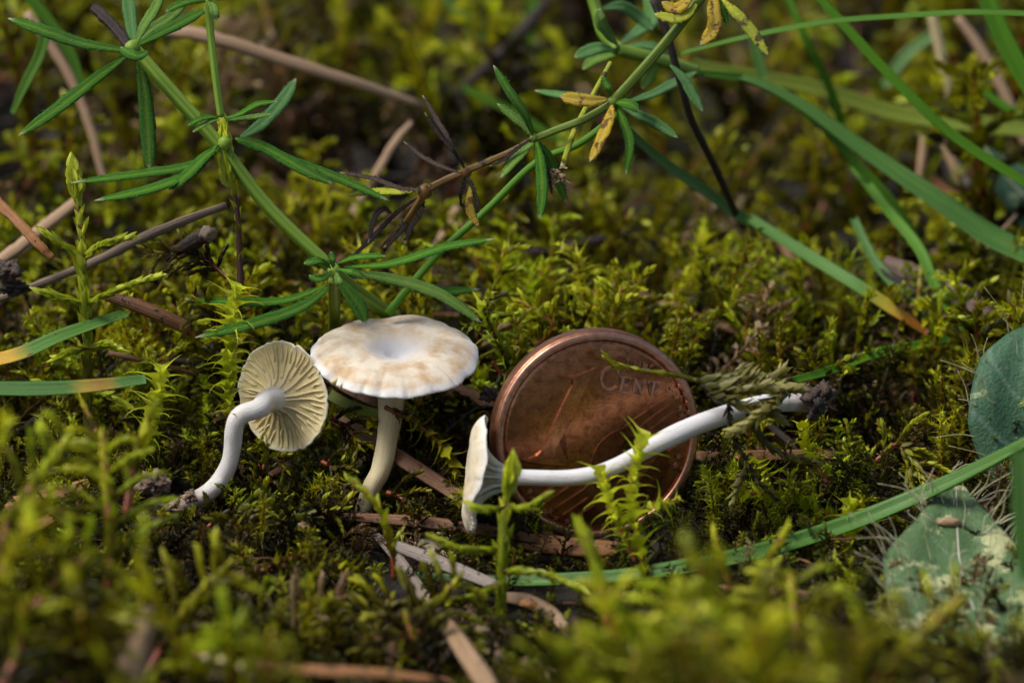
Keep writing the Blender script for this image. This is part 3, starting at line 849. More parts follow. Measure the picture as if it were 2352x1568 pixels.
def build_gills(root, C, ex, ey, ez, R, zb, zg, n, seed, mat, tmin=.010, lens=(0, 2, 1, 2), wob=.02, crenate=.022, wave=.03):
    rs = np.random.RandomState(seed)
    rb, zbv = zip(*zb); rg, zgv = zip(*zg)
    inn = [rb[0], .34, .60]
    for i in range(n):
        a0 = 2*math.pi*(i+rs.uniform(-.22, .22))/n
        kind = lens[i % len(lens)]
        r0 = inn[kind]*(1+rs.uniform(-.1, .15)) if kind else inn[0]
        rr = np.linspace(r0, .965+rs.uniform(-.01, .012), 16)
        w = rs.uniform(-1, 1, 4)*wob
        V = []; A = []
        for j, r in enumerate(rr):
            f = j/15
            a = a0 + (w[0]*math.sin(3*f+w[3]*60)+w[1]*math.sin(9*f+w[2]*99)*.6)/max(r, .25)
            ca, sa = math.cos(a), math.sin(a)
            e = max(r-.45, 0)/.55
            wv = wave*(nz(ca*1.3, sa*1.3, seed_of[root.name]+9)*1.6+.5*nz(ca*3, sa*3, seed_of[root.name]+5))*e
            b = np.interp(r, rb, zbv)+wv; g = np.interp(r, rg, zgv)+wv
            env = min(f/.25, 1)**.7 if kind else 1
            g = b+(g-b)*env
            t = (tmin + .012*(1-f))*(1+.4*rs.uniform(-1, 1))/R*.43
            c = ex*ca+ey*sa; s_ = ex*(-sa)+ey*ca
            for sw, zz in ((-1, b+.05), (-.9, (b+g)/2), (-.55, g+.012), (.55, g+.012), (.9, (b+g)/2), (1, b+.05)):
                V.append(C + (c*r + s_*sw*t + ez*zz)*R); A.append((sw, r*R, r))
        m = 6; ii = np.arange(15)[:, None]; jj = np.arange(6)[None, :]; j2 = (jj+1) % 6
        Q = np.stack([ii*m+jj, ii*m+j2, (ii+1)*m+j2, (ii+1)*m+jj], -1).reshape(-1, 4)
        T = [(0, 2, 1), (0, 5, 2), (5, 3, 2), (5, 4, 3), (90, 91, 92), (90, 92, 95), (95, 92, 93), (95, 93, 94)]
        child('gill', mesh_np(V, Q, T, {'st': A}), mat, root)
seed_of = {}
def stem_mesh(ps, n=50, bumpy=.06, seed=0, pts=None):
    path = spline(pts if pts is not None else [PT(p[:3]) for p in ps], n)
    rad = spline([[p[3]] for p in ps], n)[:, 0]
    m = 24
    cr = [(math.cos(a), math.sin(a)) for a in np.linspace(0, 2*math.pi, m+1)[:-1]]
    rj = np.array([[nz(math.cos(2*math.pi*k/m)*1.2, math.sin(2*math.pi*k/m)*1.2, i*.14+seed) for k in range(m)] for i in range(n)])
    return sweep(path, rad, rad, cr, TOCAM, jitter=bumpy, rj=rj), path

def clump(C, r, seed, squash=(1, 1, 1), amp=.5, sub_=3, f=1.):
    bm = bmesh.new(); bmesh.ops.create_icosphere(bm, subdivisions=sub_, radius=1)
    for v in bm.verts:
        c = v.co.copy()
        k = 1+amp*(mnoise.noise(c*1.3*f+Vector((seed, 0, 0)))+.6*mnoise.noise(c*3.7*f+Vector((0, seed, 0)))+.35*mnoise.noise(c*9*f))
        v.co = Vector((c.x*squash[0], c.y*squash[1], c.z*squash[2]))*r*k + Vector(C)
    me = bm_mesh(bm)
    n = len(me.vertices)
    a = me.attributes.new('st', 'FLOAT_VECTOR', 'POINT')
    me.polygons.foreach_set('use_smooth', np.ones(len(me.polygons), bool))
    return me
def crumb_mat(name, c1, c2):
    s = NT(name); n = s.noise(s.geo(), 9., 5, .7)
    return s.done(s.mix(s.ramp(n, [(.35, 0.), (.65, 1.)]), c1, c2), rough=.6, bump=s.bump(s.noise(s.geo(), 30., 4, .7), .9, .04))
CRUMB = crumb_mat('soil_crumb_brown', (.03, .02, .015), (.16, .10, .07))
CRUMB_P = crumb_mat('soil_crumb_pale', (.10, .06, .04), (.42, .28, .18))
CRUMB_D = crumb_mat('soil_crumb_dark', (.012, .009, .007), (.08, .055, .04))

# standing mushroom
def standing():
    C = W(906, 802, 0.02)
    root = thing('mushroom', 'standing cream mushroom with tan mottled hollow cap seen from above', 'mushroom', W(830, 1190, 0))
    seed_of[root.name] = 4
    ez = unit(UP*.955 - FW*.50 + RT*.03)
    # the cap leans slightly to the camera
    ez = unit(UP*math.cos(math.radians(62.)) + (-FW)*math.sin(math.radians(28.))*1.0 + UP*.42 + RT*.02)
    ex = unit(np.cross(UP, ez)*1.0); ex = unit(RT - (RT@ez)*ez); ey = np.cross(ez, ex)
    prof = [(0, -.105), (.05, -.10), (.12, -.062), (.18, -.040), (.24, -.012), (.33, .022), (.43, .042), (.56, .050), (.70, .042), (.83, .015), (.93, -.03), (.985, -.072), (1.0, -.095), (.99, -.112), (.95, -.108),
            (.85, -.11), (.70, -.10), (.5, -.12), (.3, -.22), (.19, -.42), (.16, -.6)]
    me = cap_mesh(C, ex, ey, ez, .652, prof, 4, crenate=.026, wave=.055, nseg=240, nr=84, notch=[(math.radians(222), .10, .07), (math.radians(233), .05, .05), (math.radians(262), .04, .025), (math.radians(300), .05, .02), (math.radians(318), .03, .02), (math.radians(250), .025, .02), (math.radians(281), .03, .015)], wr=.008)
    child('cap', me, CAP_TOP, root)
    build_gills(root, C, ex, ey, ez, .652, [(.15, -.62), (.19, -.42), (.3, -.22), (.5, -.12), (.7, -.10), (.85, -.11), (.97, -.14)],
                [(.15, -.68), (.2, -.52), (.3, -.33), (.5, -.22), (.7, -.17), (.85, -.15), (.97, -.145)], 44, 3, GILL, lens=(0, 2, 1, 2), wave=.055)
    me, _ = stem_mesh([(902, 850, .0, .11), (900, 907, 0, .102), (896, 954, 0, .095), (889, 1010, 0, .082), (876, 1075, 0, .079), (854, 1119, 0, .072), (832, 1170, 0, .060), (818, 1205, 0, .055)], 60, .09, 3)
    child('stem', me, STEM_C, root)
    child('speck', clump(C + ex*(-.098) + ez*(-.052) + ey*.02, .013, 3, (1.4, .8, 1)), CRUMB_D, root)
standing()
def gilled():
    C = W(654, 911, .12)
    root = thing('mushroom', 'cream mushroom tilted to show its gills, on a white stem bent like a knee', 'mushroom', W(420, 1165, 0))
    seed_of[root.name] = 14
    a = cdir(-.57, -.13, .82); ez = -a
    ex = unit(RT - (RT@ez)*ez); ey = np.cross(ez, ex)
    R_ = .437
    prof = [(0, -.02), (.12, .01), (.3, .06), (.5, .07), (.7, .06), (.88, .03), (.97, -.012), (1.0, -.035), (.985, -.052), (.96, -.048), (.8, -.012), (.6, -.02), (.42, -.07), (.3, -.13), (.2, -.26), (.15, -.42)]
    me = cap_mesh(C, ex, ey, ez, R_, prof, 14, crenate=.035, wave=.05, notch=[(math.radians(70), .05, .04), (math.radians(285), .03, .05), (math.radians(330), .12, .02)])
    child('cap', me, CAP_GILL, root)
    build_gills(root, C, ex, ey, ez, R_, [(.15, -.42), (.2, -.26), (.3, -.13), (.42, -.07), (.6, -.02), (.8, -.012), (.96, -.046)],
                [(.15, -.52), (.2, -.33), (.3, -.185), (.42, -.12), (.6, -.07), (.8, -.055), (.96, -.052)], 50, 5, GILL, lens=(0, 2, 1, 2), wob=.020, wave=.05)
    hub = C + a*.085
    pts = [hub, C + a*.22] + [PT(p) for p in [(596, 937, -.22), (563, 948, -.25), (545, 963, -.25), (537, 990, -.22), (534, 1025, -.18), (527, 1062, -.15), (509, 1098, -.12), (486, 1124, -.16), (455, 1143, -.16), (418, 1158, -.16), (385, 1172, -.12)]]
    rr = [.10, .086, .078, .074, .071, .069, .067, .067, .070, .068, .064, .068, .05]
    me, _ = stem_mesh([(0, 0, 0, r) for r in rr], 70, .07, 8, pts=pts)
    child('stem', me, STEM_W, root)
gilled()
def lying():
    C = W(1090, 1091, -.78)
    root = thing('mushroom', 'lying mushroom with edge-on ochre cap and long white stem across the coin', 'mushroom', W(1080, 1225, -.7))
    seed_of[root.name] = 31
    a = cdir(.985, -.115, -.05); ez = -a
    ex = unit(-FW - ((-FW)@ez)*ez); ey = np.cross(ez, ex)
    R_ = .452
    prof = [(0, .03), (.12, .05), (.3, .10), (.5, .135), (.7, .125), (.85, .07), (.95, -.01), (1.0, -.075), (.985, -.092), (.95, -.06), (.8, -.005), (.6, -.01), (.42, -.07), (.3, -.17), (.22, -.32), (.18, -.50)]
    me = cap_mesh(C, ex, ey, ez, R_, prof, 31, crenate=.018, wave=.09, notch=[])
    child('cap', me, CAP_SIDE, root)
    build_gills(root, C, ex, ey, ez, R_, [(.18, -.50), (.22, -.32), (.3, -.17), (.42, -.07), (.6, -.01), (.8, -.005), (.96, -.065)],
                [(.18, -.66), (.22, -.50), (.3, -.34), (.42, -.21), (.6, -.11), (.8, -.08), (.96, -.09)], 48, 6, GILL_W, lens=(0, 2, 1, 2), wave=.09)
    me, path = stem_mesh([(1118, 1095, -.76, .10), (1150, 1094, -.80, .076), (1200, 1096, -.86, .060), (1290, 1097, -.90, .060), (1350, 1091, -.92, .061), (1410, 1072, -.92, .060), (1465, 1043, -.92, .062),
                          (1530, 1008, -.88, .073), (1600, 976, -.8, .076), (1680, 948, -.7, .075), (1760, 927, -.6, .074), (1830, 924, -.5, .070), (1895, 934, -.42, .052)], 90, .07, 12)
    child('stem', me, STEM_L, root)
    for i, (px, py, d, r) in enumerate([(1862, 905, -.6, .055), (1880, 930, -.62, .06), (1890, 895, -.5, .05), (1868, 955, -.6, .04), (1905, 905, -.45, .045), (1845, 893, -.58, .03)]):
        child('soil_crumb', clump(W(px, py, d), r, 40+i, (1, 1, 1.2), .9), CRUMB_D if i % 2 else CRUMB, root)
    rs = np.random.RandomState(3)
    for i in range(14):
        p = W(1880+rs.uniform(-20, 20), 915+rs.uniform(-25, 35), -.58)
        d = cdir(rs.uniform(-.7, .9), rs.uniform(-.8, 1), rs.uniform(0, .5))
        L = rs.uniform(.08, .2)
        child('rootlet', sweep(spline([p, p+d*L*.5+RT*.01, p+d*L+UP*rs.uniform(-.04, .04)], 8), np.linspace(.008, .003, 8), np.linspace(.008, .003, 8), ROUND[::2]), TWIG_DARK, root)
lying()
def fragment():
    root = thing('mushroom', 'small pale mushroom cap lying half buried below the lying mushroom', 'mushroom', march(1010, 1262, 0))
    C = march(1012, 1262, .06)
    seed_of[root.name] = 50
    ez = cdir(.35, .55, .55); ex = unit(RT-(RT@ez)*ez); ey = np.cross(ez, ex)
    prof = [(0, .1), (.3, .22), (.6, .2), (.85, .05), (1, -.15), (.97, -.2), (.8, -.05), (.4, 0), (.1, -.1)]
    child('cap', cap_mesh(C, ex, ey, ez, .20, prof, 50, .07, .15, 90, 36), STEM_C, root)
    me, _ = stem_mesh([(1000, 1262, 'g', .02), (975, 1258, 'g', .03), (955, 1250, 'g', .03)], 14, .1, 1, pts=[C, march(985, 1262, .06), march(955, 1248, .05)])
    child('stem', me, STEM_W, root)
fragment()

# ------------------------------------------------------------------ single moss shoots
MG = 'single moss shoots standing out of the moss'
def leaf_unit(tmpl, curl, mat, name):
    o = np.zeros((1, 3))
    V, Q, T, A, R = leaf_batch(o, np.array([[0, 1., 0]]), np.array([[0, 0, 1.]]), np.array([1.]), np.array([1.]), np.array([0.]), np.array([curl]), tmpl, np.array([.5]), np.array([.5]))
    me = mesh_np(V, Q, T, None, name); me.materials.append(mat); return me
T_FINE = dict(rows=[(.0, .5), (.18, .9), (.38, 1.0), (.62, .8), (.84, .38)], cup=.55)
T_FINEP = dict(rows=[(.0, 1.1), (.10, 1.25), (.22, .75), (.36, .28), (.58, .12), (.82, .06)], cup=.4)
LU = {}
for nm, m in (('y', LEAF_YOUNG), ('m', LEAF_MID), ('o', LEAF_OLD)):
    for ci, c in enumerate((-.5, 0., .6)): LU['O', nm, ci] = leaf_unit(T_FINE, c, m, 'moss_leaf')
    for ci, c in enumerate((.6, 1.3, 2.0)): LU['P', nm, ci] = leaf_unit(T_FINEP, c, m, 'moss_leaf_point')
def leaf_objects(root, lv, kind, limit=299):
    tot = sum(len(p[0]) for p in lv.p)
    cnt = 0
    for p in lv.p:
        base, tan, rad, L, Wd, al, cu, tm, age, rn = p
        tan = unit(tan); rad = unit(rad)
        for i in range(len(base)):
            if cnt >= limit: return
            ca, sa = math.cos(al[i]), math.sin(al[i])
            t = tan[i]*ca+rad[i]*sa; n = rad[i]*ca-tan[i]*sa; s = np.cross(tan[i], rad[i])
            if kind == 'O': ci = 0 if cu[i] < -.2 else (1 if cu[i] < .3 else 2)
            else: ci = 0 if cu[i] < .9 else (1 if cu[i] < 1.6 else 2)
            g = age[i]+(rn[i]-.5)*.3
            me = LU[kind, 'y' if g > .66 else ('m' if g > .33 else 'o'), ci]
            o = bpy.data.objects.new('leaf', me); COL.objects.link(o); o.parent = root
            b = base[i]-np.array(root.location)
            o.matrix_local = Matrix(((s[0]*Wd[i], t[0]*L[i], n[0]*L[i], b[0]), (s[1]*Wd[i], t[1]*L[i], n[1]*L[i], b[1]), (s[2]*Wd[i], t[2]*L[i], n[2]*L[i], b[2]), (0, 0, 0, 1)))
            cnt += 1
def hero(kind, ps, label, seed, parts=False, mat=None, stem=None, stemr=.02, nb=10, bl=(.4, .15), leaf=1., branches=None, spread=52, start=.06, age=(.15, .95), bstart=.12, group=MG, fgrow=1., name='moss_shoot', spacing=None, planar=True, bud=None):
    rs = np.random.RandomState(seed)
    mat = mat or MOSS; stem = stem or RED_STEM
    path = PTS(ps, 30)
    root = thing(name, label, 'moss', path[0], group)
    child('stem', sweep(path, np.linspace(stemr, stemr*.45, 30), np.linspace(stemr, stemr*.45, 30), ROUND[::2], TOCAM), stem, root)
    lv = Leaves()
    if kind == 'A':
        lv.along(path, (spacing or .03) if parts else .018, (.135 if parts else .092)*leaf, (.058 if parts else .046)*leaf, .5, -.35, T_OVATE, age[0], age[1], rs, start=start, r0=stemr*.5)
        bp = branch_paths(path, rs, nb, bl[0], bl[1], bstart, spread, .15, planar=(-FW if planar else None)) if nb else []
        for b in (branches or []):
            bp.append((.6, PTS(b, 8)))
        for f, b in bp:
            s = spacing or .03
            lv.along(b, max(s*.5, .014) if parts else .011, (.095 if parts else .068)*leaf, (.040 if parts else .032)*leaf, .42, -.4, T_OVATE, age[0]+.4*f, min(age[1], .45+.6*f), rs, taper=(1, 1.05, .8), r0=.008)
            child('branch', sweep(b, np.linspace(.012, .004, len(b)), np.linspace(.012, .004, len(b)), ROUND[::2], TOCAM), stem, root)
        lk = 'O'
    elif kind == 'B':
        lv.along(path, spacing or .022, .24*leaf, .075*leaf, .75, 1.3, T_POINT, age[0], age[1], rs, start=start, taper=(.8, 1.05, .95), r0=stemr*.6)
        for b in (branches or []):
            bpth = PTS(b, 8)
            lv.along(bpth, .03, .17*leaf, .055*leaf, .7, 1.2, T_POINT, .5, .9, rs)
            child('branch', sweep(bpth, .010, .010, ROUND[::2], TOCAM), stem, root)
        lk = 'P'
    elif kind == 'T':
        lv.along(path, spacing or .035, .13*leaf, .06*leaf, .32, -.1, T_OVATE, age[0], age[1], rs, start=start, taper=(1, 1, .7), r0=stemr*.5)
        for b in (branches or []):
            lv.along(PTS(b, 8), .035, .11*leaf, .05*leaf, .35, 0, T_OVATE, .5, .95, rs)
        lk = 'O'
    if bud:
        bp_ = PTS(bud, 10)
        lv.along(bp_, .012, .15, .10, .16, -.45, T_OVATE, .6, .9, rs, taper=(1.1, 1.2, .8), r0=.03)
    if parts:
        leaf_objects(root, lv, lk)
    else:
        o = child('foliage', lv.mesh(), mat, root); tag(o, kind='stuff')
    return root
# sharp shoots near the mushrooms
hero('A', [(205, 1060, 0), (200, 900, 0), (198, 760, -.02), (190, 600, -.03), (182, 490, -.03), (170, 395, 0)], 'tall moss shoot with bud tip and paired side branches, left of the bent grass', 1, parts=True, stem=DARK_STEM, stemr=.032, nb=0, leaf=1.25, start=.05, spacing=.030,
     branches=[[(190, 590, -.05), (240, 560, -.15), (300, 545, -.2)], [(188, 590, -.05), (150, 565, -.1), (105, 535, -.1)], [(198, 700, -.05), (270, 665, -.2), (360, 635, -.25)], [(196, 700, -.05), (150, 685, -.1), (95, 668, -.1)],
               [(200, 800, -.05), (240, 790, -.15), (275, 800, -.2)], [(198, 800, -.05), (165, 808, -.1), (130, 822, -.1)], [(198, 880, -.05), (150, 895, -.1), (95, 880, -.1)], [(200, 900, 0), (240, 905, -.1), (290, 930, -.1)]],
     bud=[(180, 470, -.03), (174, 430, -.02), (168, 388, 0)])
hero('B', [(528, 1000, -.2), (526, 900, -.2), (528, 800, -.2), (534, 720, -.2), (540, 665, -.2)], 'spiky moss shoot with long hair points against the left edge of the gilled cap', 2, parts=True, leaf=1.05, start=.1, spacing=.0165, stemr=.024, age=(.35, .9))
hero('T', [(552, 660, .1), (550, 590, .08), (546, 500, .05), (536, 430, .02), (526, 380, 0)], 'moss shoot with dark red stem and fat green bud crossing the bedstraw stem', 3, parts=True, leaf=1., stem=DARK_STEM, stemr=.030, start=.15, spacing=.09, age=(.3, .6),
     bud=[(530, 432, -.04), (520, 370, -.05), (512, 285, -.02)])
hero('B', [(300, 1080, -.2), (340, 1000, -.2), (362, 900, -.2), (372, 850, -.2)], 'star tipped moss shoot at the end of the banded grass blade', 4, parts=True, leaf=1.1, spacing=.020, age=(.4, .95))
hero('A', [(1152, 1530, -1.7), (1150, 1400, -1.7), (1155, 1250, -1.65), (1160, 1150, -1.6), (1172, 1085, -1.6)], 'tall moss shoot with dark red stem in front of the lying cap', 5, parts=True, stem=DARK_STEM, stemr=.030, nb=0, leaf=1.25, start=.12, spacing=.030,
     branches=[[(1160, 1160, -1.65), (1200, 1165, -1.75), (1250, 1140, -1.8)], [(1158, 1165, -1.65), (1120, 1170, -1.75), (1085, 1160, -1.75)], [(1155, 1260, -1.65), (1070, 1260, -1.75), (1000, 1235, -1.8)], [(1155, 1310, -1.7), (1240, 1315, -1.8), (1330, 1350, -1.85)],
               [(1152, 1340, -1.7), (1110, 1360, -1.8), (1040, 1380, -1.85)], [(1152, 1430, -1.7), (1210, 1440, -1.8), (1290, 1490, -1.85)]], bud=[(1164, 1145, -1.6), (1170, 1110, -1.6), (1175, 1070, -1.6)])
hero('T', [(905, 1330, -1.6), (900, 1260, -1.65), (880, 1190, -1.7), (850, 1140, -1.7), (800, 1095, -1.65)], 'curved moss shoot with green tip and red stem in front of the standing stem', 6, parts=True, leaf=1., stemr=.022, start=.1, spacing=.04, age=(.3, .8))
hero('B', [(1510, 1420, -1.35), (1480, 1300, -1.25), (1455, 1180, -1.2), (1455, 1090, -1.2), (1475, 1005, -1.2)], 'spiky moss shoot rising in front of the coin over the white stem', 7, parts=True, leaf=1.0, spacing=.027, stemr=.024, age=(.3, .9), start=.1,
     branches=[[(1460, 1170, -1.2), (1510, 1160, -1.25), (1560, 1145, -1.3)]])
hero('B', [(1460, 1290, -1.2), (1430, 1220, -1.2), (1400, 1150, -1.2), (1378, 1085, -1.2)], 'smaller spiky moss shoot leaning left before the coin', 8, parts=True, leaf=.9, spacing=.027, stemr=.02, age=(.45, .9), start=.1)
hero('B', [(1960, 1400, -.9), (1955, 1300, -.75), (1950, 1220, -.7), (1950, 1165, -.7)], 'star shaped moss tip right of the coin above the long grass blade', 9, parts=True, leaf=1.15, spacing=.015, age=(.4, .95))
hero('B', [(885, 935, -.22), (915, 950, -.28), (960, 975, -.3), (1020, 1030, -.3), (1050, 1090, -.3)], 'spiky moss shoot trailing over the standing stem toward the lying cap', 10, leaf=1.0, spacing=.022, age=(.5, .9), stemr=.02)
hero('B', [(1760, 1090, -.2), (1720, 1060, -.15), (1690, 1050, -.1)][::-1], 'little star moss tip under the root end of the lying mushroom', 11, leaf=.9, spacing=.016, age=(.5, .95))
hero('B', [(2030, 1240, -.6), (1900, 1180, -.55), (1790, 1140, -.5), (1700, 1130, -.5)], 'creeping spiky moss shoot with bright red stem right of the coin', 12, leaf=.95, spacing=.017, age=(.3, .8), stemr=.028)
hero('B', [(1620, 1300, -1.0), (1700, 1270, -.95), (1800, 1260, -.9), (1900, 1280, -.9)], 'creeping moss shoot with curled leaves just above the long grass blade', 13, leaf=1.05, spacing=.018, age=(.3, .7), stemr=.024)
hero('B', [(1900, 1110, -.3), (1870, 1060, -.25), (1850, 1010, -.2), (1845, 975, -.2)], 'pale star moss tip below the soil clotted stem end', 14, leaf=.9, spacing=.018, age=(.5, .95))
hero('B', [(560, 1340, -1.45), (640, 1290, -1.4), (720, 1280, -1.4), (800, 1310, -1.45), (830, 1370, -1.5)], 'arched orange stemmed moss shoot with sickle leaves in the dark hollow', 15, leaf=.95, spacing=.017, age=(.25, .55), stemr=.026, mat=MOSS)
hero('A', [(470, 1215, -.5), (520, 1180, -.45), (580, 1160, -.45), (650, 1130, -.45)], 'leafy moss branch lying at the foot of the bent white stem', 16, leaf=1.1, nb=8, bl=(.3, .12), stemr=.018)
hero('A', [(560, 1225, -.7), (640, 1200, -.65), (720, 1180, -.6), (800, 1165, -.55)], 'moss branch with red stem lying toward the dark pine needle', 17, leaf=1., nb=9, bl=(.28, .12), stemr=.016)
hero('A', [(560, 1290, -1.1), (545, 1230, -1.0), (540, 1195, -1.0)], 'drooping golden moss sprig below the bent stem foot', 18, leaf=1., nb=7, bl=(.3, .2), age=(.1, .6))
hero('A', [(760, 960, .12), (800, 985, .05), (830, 1030, 0)], 'small moss branch between the two upright mushrooms', 19, leaf=.9, nb=8, bl=(.3, .1))
hero('A', [(740, 1060, 0), (770, 1080, -.1), (790, 1140, -.15)], 'drooping green moss branch under the gilled cap edge', 20, leaf=.95, nb=6, bl=(.25, .1))
hero('A', [(890, 1130, -.2), (930, 1150, -.35), (960, 1205, -.4)], 'small leafy moss sprig right of the standing stem foot', 21, leaf=1., nb=7, bl=(.35, .15))
hero('A', [(2130, 1130, .1), (2100, 1060, .1), (2060, 1020, .1), (2010, 1060, .1)][::-1], 'feathery moss branch left of the broad teal leaf', 22, leaf=1., nb=10, bl=(.4, .15))
hero('A', [(1130, 830, .8), (1160, 860, .8), (1200, 800, .7), (1170, 700, .8)], 'orange and yellow moss branch left of the coin top', 23, leaf=1., nb=9, bl=(.35, .15), age=(.2, .8))
hero('A', [(1230, 800, 1.), (1270, 750, .9), (1230, 715, .9), (1185, 690, .9)], 'arching red stemmed moss branch above the coin left side', 24, leaf=1., nb=9, bl=(.35, .12), stemr=.03)
hero('A', [(1400, 780, 1.2), (1410, 720, 1.2), (1430, 660, 1.2)], 'upright moss shoot behind the top of the coin', 25, leaf=1., nb=8, bl=(.35, .15), stemr=.03)
hero('A', [(1350, 790, 1.2), (1320, 740, 1.1), (1290, 720, 1.1)], 'low moss shoot behind the coin rim', 26, leaf=1., nb=7, bl=(.35, .2))
hero('A', [(1090, 830, 1.5), (1110, 720, 1.5), (1140, 640, 1.5), (1160, 570, 1.5)], 'slightly blurred moss shoot rising right of the standing cap', 27, leaf=1.2, nb=8, bl=(.3, .15), stem=RED_STEM, stemr=.03)
hero('A', [(1260, 760, 2.2), (1250, 680, 2.2), (1245, 600, 2.2)], 'blurred upright moss shoot with orange stem above the coin left edge', 28, leaf=1.2, nb=8, bl=(.3, .15), stemr=.03)
hero('A', [(520, 640, .3), (480, 600, .3), (420, 575, .3), (330, 590, .3)], 'mossy twig spray below the broken dark stub', 29, leaf=.9, nb=12, bl=(.3, .15), age=(.2, .7))
hero('A', [(490, 770, -.05), (500, 740, -.05), (470, 700, -.1), (440, 680, -.1)], 'small moss branch beside the brown stick end', 30, leaf=1., nb=6, bl=(.25, .15))
hero('A', [(640, 1110, -.1), (600, 1100, -.2), (620, 1050, -.2), (660, 1080, -.2)], 'moss sprig under the lower rim of the gilled cap', 31, leaf=.9, nb=6, bl=(.25, .12))
# nearer, blurred shoots
FG = [
 ('T', [(1420, 1560, -3.0), (1390, 1420, -3.0), (1370, 1300, -2.9), (1330, 1200, -2.8)], 'blurred club tipped moss shoot in front of the coin foot', .035, 1.5),
 ('T', [(1700, 1500, -2.8), (1680, 1360, -2.8), (1640, 1230, -2.7)], 'thin orange moss shoot leaning left before the long grass blade', .024, 1.),
 ('T', [(1690, 1470, -2.8), (1740, 1330, -2.8), (1805, 1215, -2.8)], 'thin orange moss shoot leaning right before the long grass blade', .024, 1.),
 ('T', [(1730, 1440, -2.7), (1760, 1360, -2.7), (1785, 1290, -2.6)], 'short yellow moss tip between the long grass blade and the cushion', .02, 1.),
 ('A', [(1850, 1600, -4.2), (1830, 1450, -4.2), (1815, 1320, -4.0)], 'blurred dark red stemmed moss shoot right of the two thin ones', .045, 1.5),
 ('A', [(1960, 1680, -5.2), (2060, 1520, -5.2), (2210, 1370, -5.0)], 'very blurred moss shoot with thick red stem leaning over the spotted leaf', .07, 1.6),
 ('A', [(1880, 1700, -5.6), (1950, 1560, -5.6), (2020, 1430, -5.6)], 'very blurred yellow moss shoot with red stem in the bottom right cushion', .07, 1.6),
 ('A', [(1570, 1650, -5.0), (1560, 1500, -5.0), (1550, 1350, -4.8)], 'blurred pale green moss shoot at the left of the right cushion', .05, 1.6),
 ('A', [(1660, 1650, -5.4), (1640, 1500, -5.4), (1620, 1400, -5.2)], 'blurred yellow moss plume at the middle of the cushion', .05, 1.7),
 ('A', [(1430, 1700, -5.8), (1450, 1560, -5.8), (1480, 1450, -5.8)], 'very blurred lime moss plume at the bottom edge', .05, 1.7),
 ('A', [(1300, 1700, -5.8), (1310, 1600, -5.8), (1340, 1520, -5.8)], 'very blurred low moss plume right of the tan needle', .05, 1.5),
 ('A', [(230, 1480, -3.0), (255, 1280, -3.0), (245, 1120, -2.9), (235, 990, -2.8)], 'blurred tall green moss shoot with red nodes left of the bent mushroom', .045, 1.5),
 ('A', [(-30, 1330, -3.6), (40, 1170, -3.5), (110, 1070, -3.4), (160, 1000, -3.3)], 'blurred light green moss shoot leaning right at the left edge', .05, 1.6),
 ('T', [(290, 1180, -2.6), (310, 1060, -2.5), (350, 940, -2.4)], 'blurred green moss tip over the orange needle end', .03, 1.6),
 ('T', [(250, 1080, -1.4), (220, 990, -1.3), (185, 915, -1.2)], 'red moss stem with bare tip below the banded grass', .024, .8),
 ('A', [(330, 1560, -3.6), (400, 1440, -3.5), (470, 1350, -3.4), (530, 1290, -3.3)], 'blurred moss shoot with long red stem behind the pink stick', .032, 1.4),
 ('A', [(-20, 1620, -5.2), (40, 1500, -5.0), (60, 1370, -5.0)], 'very blurred lime moss shoot in the bottom left corner', .05, 1.7),
 ('A', [(60, 1420, -4.4), (130, 1340, -4.4), (210, 1270, -4.4)], 'blurred bright yellow moss shoot above the bottom left corner', .05, 1.6),
 ('A', [(150, 1600, -4.8), (160, 1480, -4.8), (190, 1400, -4.8)], 'blurred green moss shoot left of the pink stick', .05, 1.6),
 ('A', [(600, 1570, -2.3), (650, 1480, -2.2), (700, 1420, -2.2), (790, 1370, -2.2)], 'blurred brownish dead moss shoot in the lower hollow', .03, 1.2),
 ('A', [(930, 1560, -2.6), (950, 1470, -2.5), (1000, 1390, -2.4), (1060, 1320, -2.3)], 'blurred olive moss shoot left of the dark stem shoot', .03, 1.2),
 ('A', [(850, 1520, -2.4), (870, 1440, -2.3), (900, 1370, -2.2)], 'blurred small moss shoot beside the grey needle', .028, 1.1),
 ('A', [(1000, 1620, -3.), (960, 1500, -2.9), (930, 1410, -2.8)], 'blurred moss shoot at the bottom left of the tan needle', .03, 1.2),
]
for i, (k, ps, lab, sr, lf) in enumerate(FG):
    lf = min(lf, 1.25) if k == 'A' else lf
    hero(k, ps, lab, 300+i, stemr=sr, leaf=lf, nb=13, bl=(.6, .22), spacing=.03*lf if k == 'A' else .03*lf, age=(.2, 1.) if 'brownish' not in lab else (.1, .6), mat=MOSS_BROWN if 'brownish' in lab else None, group='blurred moss shoots near the camera', start=.15)

# dry moss hanging on the lying stem
def strand(root, ps, seed, leaf=1., mat=MOSS_KHAKI, sp=.012, al=.52, age=(.2, .9), name='strand'):
    rs = np.random.RandomState(seed); lv = Leaves(); path = PTS(ps, 16)
    lv.along(path, sp, .11*leaf, .05*leaf, al, -.2, T_OVATE, age[0], age[1], rs, taper=(1, 1, .8), r0=.012)
    o = child(name, lv.mesh(), mat, root); tag(o, kind='stuff')
    b = sweep(path, .013, .009, ROUND[::2], TOCAM)
    child('strand_stem', b, TWIG_DARK, root)
dm = thing('dry_moss_tangle', 'tangle of dry khaki moss caught on the lying white stem', 'moss', W(1700, 930, -.8))
rs = np.random.RandomState(77)
strand(dm, [(1600, 872, -.95), (1680, 868, -.95), (1760, 872, -.9), (1825, 888, -.8)], 1, 1.3)
strand(dm, [(1610, 885, -.98), (1690, 885, -1.), (1770, 890, -.95), (1820, 893, -.85)], 2, 1.4)
